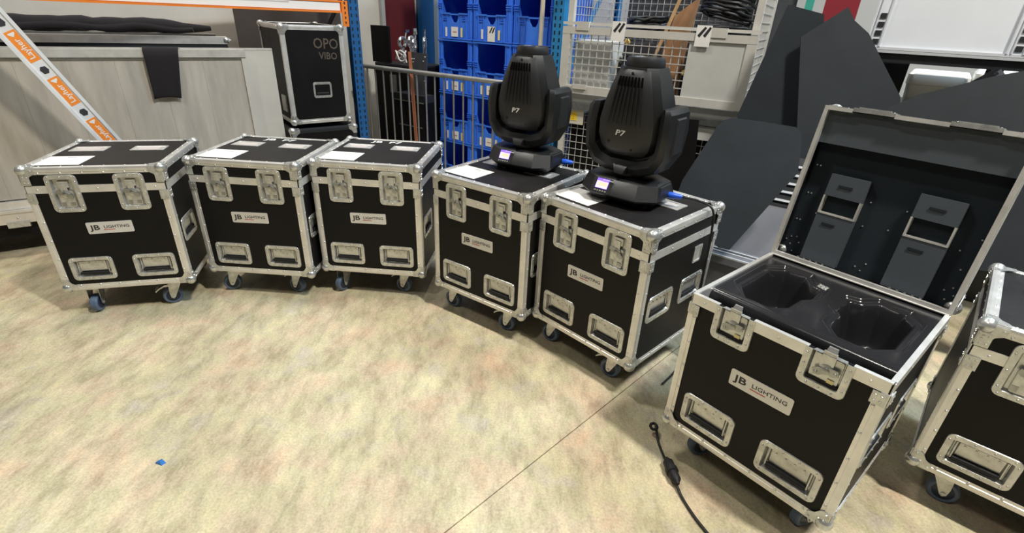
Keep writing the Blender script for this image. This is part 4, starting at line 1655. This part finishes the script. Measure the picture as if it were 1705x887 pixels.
g1 = cage('lower grey wire mesh cage under the cage full of cables', 0, .965)
mesh_grid(.04, GW - .04, .105, .93, .02).build('front_mesh', WIREM, g1, stuff=True)
ylp = boxed((.015, -.008, .86), (.19, .0, .965)).build('label_plate', mat('tag_plate', (.62, .58, .48), .5), g1)
yb = boxed((.03, -.0095, .885), (.14, -.008, .945)).build('yellow_label', YEL, g1)
place('lettering', text_mesh('H5', .055, mat('yellow_dark', (.70, .44, .02), .6), xs=1.2, bold=.001), yb, T((.085, -.0098, .914)) @ RX(90))
GZ = .97
g2 = cage('grey wire mesh cage full of black cables with folded-down front flap', GZ, .97)
# front flap of the upper cage: lower half of the front
fz0, fz1 = .115, .545
fl = boxed((-.012, -.045, fz1 - .045), (GW + .012, -.012, fz1)).build('front_flap', CAGE, g2)
boxed((-.012, -.045, fz0), (GW + .012, -.012, fz0 + .05)).build('flap_rail', CAGE, fl)
for x in (-.012, GW - .045):
    boxed((x, -.044, fz0 + .05), (x + .057, -.013, fz1 - .045)).build('flap_stile', CAGE, fl)
mesh_grid(.045, .86, fz0 + .05, fz1 - .045, -.026, .05, .0026).build('flap_mesh', WIREM, fl, stuff=True)
boxed((.86, -.036, fz0 + .05), (GW - .045, -.022, fz1 - .045)).build('flap_sheet', SHEET, fl)
boxed((-.02, -.028, fz1 + .012), (GW + .02, -.012, fz1 + .030)).build('hinge_bar', CAGE, fl)
for x in (.09, .98):
    boxed((x, -.050, fz1 - .02), (x + .09, -.010, fz1 + .034)).build('hinge_clip', CAGE, fl)
for x in (.10,):
    boxed((x, -.056, fz0 + .03), (x + .10, -.045, fz0 + .06)).build('flap_catch', CAGE, fl)
boxed((-.01, -.03, .0), (GW + .01, .0, .045)).build('front_sill', STEELD, g2)
# striped tags
for x in (.345, .99 - .10):
    tg = boxed((x, -.051, fz1 - .075), (x + .090, -.0465, fz1 + .045)).build('paper_tag', PAPER, g2)
    for k in range(2):
        MB().prism([(x + .010 + k * .034, fz1 - .012), (x + .024 + k * .034, fz1 - .024), (x + .060 + k * .028, fz1 + .030), (x + .048 + k * .028, fz1 + .038)][::1], .0512, .0518, MX(((1, 0, 0, 0), (0, 0, -1, 0), (0, 1, 0, 0), (0, 0, 0, 1)))).build('stripe', INK, tg)


# contents of the upper cage
def coil(label, c, r_, turns, tilt, seed, rr=.011):
    rnd = random.Random(seed)
    pts = []
    n = turns * 16
    for k in range(n):
        a = 2 * math.pi * k / 16
        q_ = r_ * (1 + .10 * rnd.uniform(-1, 1))
        pts.append((q_ * math.cos(a), q_ * .8 * math.sin(a), .022 * k / 16 + .008 * rnd.uniform(-1, 1)))
    o = MB().tube(pts, rr, 6).build('cable_coil', CABLE, M=GF @ T((c[0], c[1], GZ + c[2])) @ RX(tilt[0]) @ RY(tilt[1]), smooth=60)
    tag(o, label, 'cable', 'cable coils in the mesh cage')


coil('loose coil of black cable on the left of the bag inside the cage', (.42, .60, .50), .16, 6, (6, -4), 1)
coil('coil of black cable on the right of the bag, under another coil', (.96, .60, .46), .19, 6, (4, 3), 3)
coil('coil of black cable piled highest at the right inside the cage', (.94, .60, .64), .17, 6, (-8, 10), 6)
coil('coil of black cable low behind the flap mesh at the right', (1.00, .24, .125), .17, 7, (0, 0), 2)
coil('coil of black cable upper one of two behind the flap mesh at the right', (1.00, .24, .32), .16, 6, (6, 0), 5)
coil('small coil of black cable beside the off-white box in the cage', (.46, .24, .125), .10, 12, (0, 0), 4)
bk = MB().loft([[(.06, .42, GZ + .101), (1.18, .42, GZ + .101), (1.18, .78, GZ + .101), (.06, .78, GZ + .101)],
               [(.06, .44, GZ + .36), (1.18, .44, GZ + .34), (1.18, .78, GZ + .36), (.06, .78, GZ + .40)],
               [(.10, .48, GZ + .44), (.60, .48, GZ + .44), (1.14, .74, GZ + .42), (.16, .74, GZ + .46)]]).build('black_bag', CLOTH, M=GF, smooth=40)
tag(bk, 'slumped black fabric bag filling the back of the mesh cage', 'bag')
lbx = in_frame(GF, 'black_box', 'big black box filling the lower mesh cage', 'box')
boxed((.06, .07, .101), (1.18, .76, .84)).build('body', LAM, lbx)
boxed((.055, .065, .842), (1.185, .765, .88)).build('lid', LAM, lbx)
dgb = boxed((.14, GD + .06, 0), (1.36, GD + .085, 2.25)).build('dark_backing', mat('dark_backing_grey', (.065, .068, .075), .6, noise=.2, nscale=3), M=GF)  # dark sheet added to cover the lamp-lit wall behind the cages
tag(dgb, 'dark grey backing added behind the mesh cages to hide the lit wall', 'screen')
for k, (x, z, yy) in enumerate(((.43, .46, .07), (.87, .42, .07), (.83, .30, .07))):
    mb = MB().lathe([(.012, 0), (.018, .008), (.018, .032), (.010, .045)], 10)
    o = mb.build('yellow_connector', mat('amber_plug', (.80, .50, .12), .45), M=GF @ T((x, yy, GZ + z)) @ RX(70) @ RY(20 * k), smooth=50)
    tag(o, 'yellow cable plug behind the flap mesh, %s' % ('upper left one', 'upper right one', 'lowest one')[k], 'plug')
    cb_ = MB().tube([(x, yy + .005, GZ + z), (x - .01, yy + .012, GZ + z - .06), (x, yy + .005, GZ + .12)], .008, 6).build('plug_lead', CABLE, M=GF, smooth=60)
    tag(cb_, 'short black lead of the yellow plug, %s' % ('upper left one', 'upper right one', 'lowest one')[k], 'cable')
wg_ = MB().loft([[(.65, .12, GZ + .105), (.76, .12, GZ + .105), (.76, .36, GZ + .105), (.65, .36, GZ + .105)],
                [(.66, .13, GZ + .45), (.77, .13, GZ + .45), (.77, .34, GZ + .45), (.66, .34, GZ + .45)],
                [(.69, .18, GZ + .64), (.82, .16, GZ + .74), (.82, .26, GZ + .74), (.69, .28, GZ + .64)]]).build('brown_bag', LEATH, M=GF, smooth=30)
tag(wg_, 'brown leathery bag standing in the middle of the mesh cage', 'bag')
wp = MB().bar((.545, .06, GZ + .12), (.80, .10, GZ + .98), .030, .020).build('wooden_stick', WOOD, M=GF)
tag(wp, 'pale wooden slat sticking up out of the mesh cage', 'slat')
gb = boxed((.05, .05, GZ + .101), (.33, .30, GZ + .46), None).build('white_box', mat('grey_white_card', (.60, .60, .57), .6, noise=.15, nscale=5), M=GF)
tag(gb, 'off-white box behind the mesh at the left inside the cage', 'box')

# ================================================================== RIGHT: BLACK MATS, TABLE, PALE FRAMES
def slab(name, pts2, p0_, n_, th, material, label, cat, group=None, parent=None, sub=0):
    n_ = V(n_).normalized()
    P3 = [atp(u, v_, p0_, n_) for u, v_ in pts2]
    c = sum(P3, V()) / len(P3)
    lp = [[p_ + n_ * (th / 2) - c for p_ in P3], [p_ - n_ * (th / 2) - c for p_ in P3]]
    o = MB().loft(lp).build(name, material, M=T(c))
    if label:
        tag(o, label, cat, group)
    return o


# grey low box and leaning grey framed panel behind the open lid
gbx = in_frame(T((1.06, 2.66, 0)) @ RZ(-36), 'storage_box', 'low dark grey storage box on the floor between the closed case and the black mat', 'box')
boxed((0, .0, 0), (.95, .60, .36)).build('body', mat('dark_grey_box', (.10, .10, .115), .5), gbx)
boxed((-.01, -.012, .36), (.96, .61, .40)).build('lid', mat('grey_box_lid', (.16, .165, .19), .45), gbx)
for y in (-.012, .05, .09):
    boxed((-.01, y, .40), (.96, y + .010, .409)).build('lid_ridge', LGREY, gbx)
boxed((.02, .062, .40), (.94, .088, .402)).build('lid_groove', RUB, gbx)
PN = V((-.50, -.72, .48))
PP0 = V((1.45, 2.66, .56))
lpn = in_frame(MX.Identity(4), 'framed_panel', 'grey framed panel leaning behind the open lid, lower right of the black mat', 'panel')
n_ = PN.normalized()
q4 = [atp(u, v_, PP0, n_) for u, v_ in ((1208, 421), (1322, 452), (1388, 262), (1316, 250))]
c = sum(q4, V()) / 4
ex = (q4[1] - q4[0]).normalized()
ey = n_.cross(ex).normalized()
PF = MX((ex, ey, n_)).transposed().to_4x4()
PF.translation = q4[0]
lpn.matrix_world = PF
pwid = .50
phgt = .62
boxed((0.01, 0.01, -.012), (pwid, phgt, -.002)).build('panel', MGREY, lpn)
boxed((-.012, -.012, -.018), (pwid, .008, .006)).build('frame_rail', LGREY, lpn)
boxed((-.012, .008, -.018), (.006, phgt, .006)).build('frame_stile', DARKM, lpn)
for k in range(5):
    boxed((.02, .36 + .05 * k, -.002), (pwid, .372 + .05 * k, .012)).build('rung', LGREY, lpn)
boxed((.01, .33, -.003), (pwid, phgt, .000)).build('rung_backing', DARKM, lpn)

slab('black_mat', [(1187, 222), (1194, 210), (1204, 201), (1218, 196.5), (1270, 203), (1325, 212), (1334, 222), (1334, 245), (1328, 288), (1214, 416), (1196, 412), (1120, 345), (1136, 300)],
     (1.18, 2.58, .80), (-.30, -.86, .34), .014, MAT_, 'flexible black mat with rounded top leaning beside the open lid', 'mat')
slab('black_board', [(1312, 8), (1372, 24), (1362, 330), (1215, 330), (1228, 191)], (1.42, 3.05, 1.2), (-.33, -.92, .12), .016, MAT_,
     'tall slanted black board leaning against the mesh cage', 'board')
slab('black_board', [(1333, 62), (1412, 12), (1422, 34), (1446, 56), (1470, 105), (1498, 160), (1500, 330), (1322, 330)], (1.62, 2.90, 1.2), (-.33, -.92, .14), .016,
     mat('black_board_hazed', (.030, .036, .044), .6, spec=.4, noise=.3, nscale=4), 'black board with a peaked top corner leaning behind the open lid', 'board')  # lighter bluish black, haze over the upper boards is in the colour
slab('black_board', [(1478, 180), (1530, 158), (1652, 128), (1712, 117), (1790, 150), (1800, 470), (1470, 430)], (2.12, 2.48, 1.2), (-.55, -.80, .22), .018,
     mat('black_board_hazed', (.030, .036, .044), .6), 'wide black board with sloping top edge behind the open lid, right', 'board')

# table and what stands on it
TA = V((1.842, 3.02, 0))
tdir = V((.785, -.62, 0)).normalized()
TF = T(TA) @ RZ(math.degrees(math.atan2(tdir.y, tdir.x)))
tbl = in_frame(TF, 'steel_table', 'dark steel table with angled braces at the upper right, pale frames on it', 'table')
boxed((0, 0, 1.425), (1.7, .62, 1.478)).build('top', DARKM, tbl)
boxed((.0, -.012, 1.470), (1.7, .0, 1.482)).build('front_edge', LGREY, tbl)
for x in (.02, .58, 1.62):
    for y in (.02, .56):
        boxed((x, y, 0), (x + .045, y + .045, 1.425)).build('leg', DARKM, tbl)
MB().bar((.60, .0, 1.42), (1.02, .0, 1.02), .03, .03).build('brace', mat('grey_brace', (.20, .22, .26), .4, .4), tbl)
MB().bar((.60, .0, 1.42), (.25, .0, 1.08), .03, .03).build('brace', DARKM, tbl)
_sl = MB().box((0, -.004, 0), (.028, 0, .026)).mesh('slot', DARKM)


def framed(label, x, wd, M0):
    o = in_frame(M0, 'framed_panel', label, 'panel', 'pale framed panels on the table')
    boxed((.05, .012, .012), (wd - .05, .022, .80)).build('panel', LGREYP, o)
    boxed((0, 0, 0), (wd, .03, .014)).build('frame_rail', LGREY, o)
    boxed((0, 0, .80), (wd, .03, .815)).build('frame_rail', LGREY, o)
    for s, xx in ((0, 0), (1, wd - .07)):
        boxed((xx, .004, .014), (xx + .07, .026, .80)).build('frame_stile', LGREYP, o)
        for k in range(3):
            boxed((xx + (0, .018, .062)[k], -.004, .014), (xx + (.006, .022, .070)[k], .004, .80)).build('stile_ridge', LGREY, o)
        for k in range(4):
            place('slot', _sl, o, T((xx + .027, .0038, .025 + .042 * k)))
    return o


framed('pale grey framed panel with slotted rails standing on the dark table', 0, .66, TF @ T((.015, .05, 1.483)) @ RX(-6))
framed('second pale framed panel at the top right corner, beside the first on the table', 0, .66, TF @ T((.70, .07, 1.483)) @ RX(-6))
cabn = in_frame(TF @ T((.18, .66, 0)), 'black_cabinet', 'black cabinet carrying the white boxes under the upper right table', 'cabinet')
boxed((-.30, 0, 0), (1.3, .5, 1.14)).build('body', DARKM, cabn)
boxed((-.31, -.01, 1.14), (1.31, .51, 1.16)).build('top', DARKM, cabn)
boxed((-.30, .0, 1.161), (.035, .02, 1.42)).build('back_panel', DARKM, cabn)
for k, (x, wd, hh, lab) in enumerate(((.05, .30, .20, 'white lidded box on the black cabinet, the left one with a seam'), (.37, .45, .23, 'larger white box on the black cabinet, right of the seamed box'))):
    wb = in_frame(TF @ T((.18 + x, .69, 1.161)), 'white_box', lab, 'box', 'white boxes on the cabinet')
    MB().loft([rrect(wd - .02, .28, .03, 3, 0, wd / 2, .15), rrect(wd, .30, .03, 3, .12, wd / 2, .15)]).build('body', WHITE, wb, smooth=40)
    MB().loft([rrect(wd + .012, .312, .034, 3, .122, wd / 2, .15), rrect(wd + .012, .312, .034, 3, hh - .02, wd / 2, .15), rrect(wd - .02, .28, .03, 3, hh, wd / 2, .15)]).build('lid', WHITE, wb, smooth=40)
rp = boxed((0, 0, 0), (.20, .02, 2.1)).build('red_panel', mat('red_panel', (.25, .02, .03), .5), M=T((2.02, 3.84, 0)) @ RZ(-36))
tag(rp, 'red panel standing upright behind the black boards', 'panel')
gp_ = boxed((0, 0, 0), (.05, .02, 2.1)).build('green_strip', mat('teal_strip', (.05, .35, .28), .5), M=T((1.93, 3.92, 0)) @ RZ(-36))
tag(gp_, 'teal upright strip just left of the red panel', 'strip')
slab('black_board', [(1108, 194), (1164, 200), (1150, 330), (1085, 330)], (1.0, 3.30, .8), (-.45, -.88, .10), .012, LAM,
     'black board standing right of the nearer light in front of the mesh cage', 'board')
boxed((.985, -.010, .872), (1.115, -.002, .962)).build('label_plate', SHEET, g1)
bb = boxed((-.10, .93, 0), (.78, .96, 1.62)).build('shadow_board', mat('shadow_board_brown', (.055, .040, .032), .7, noise=.3, nscale=4), M=LW)  # added sheet, its dark brown stands in for shadow behind the case
tag(bb, 'added dark brown board standing in for shadow behind the tall upright flight case', 'board')
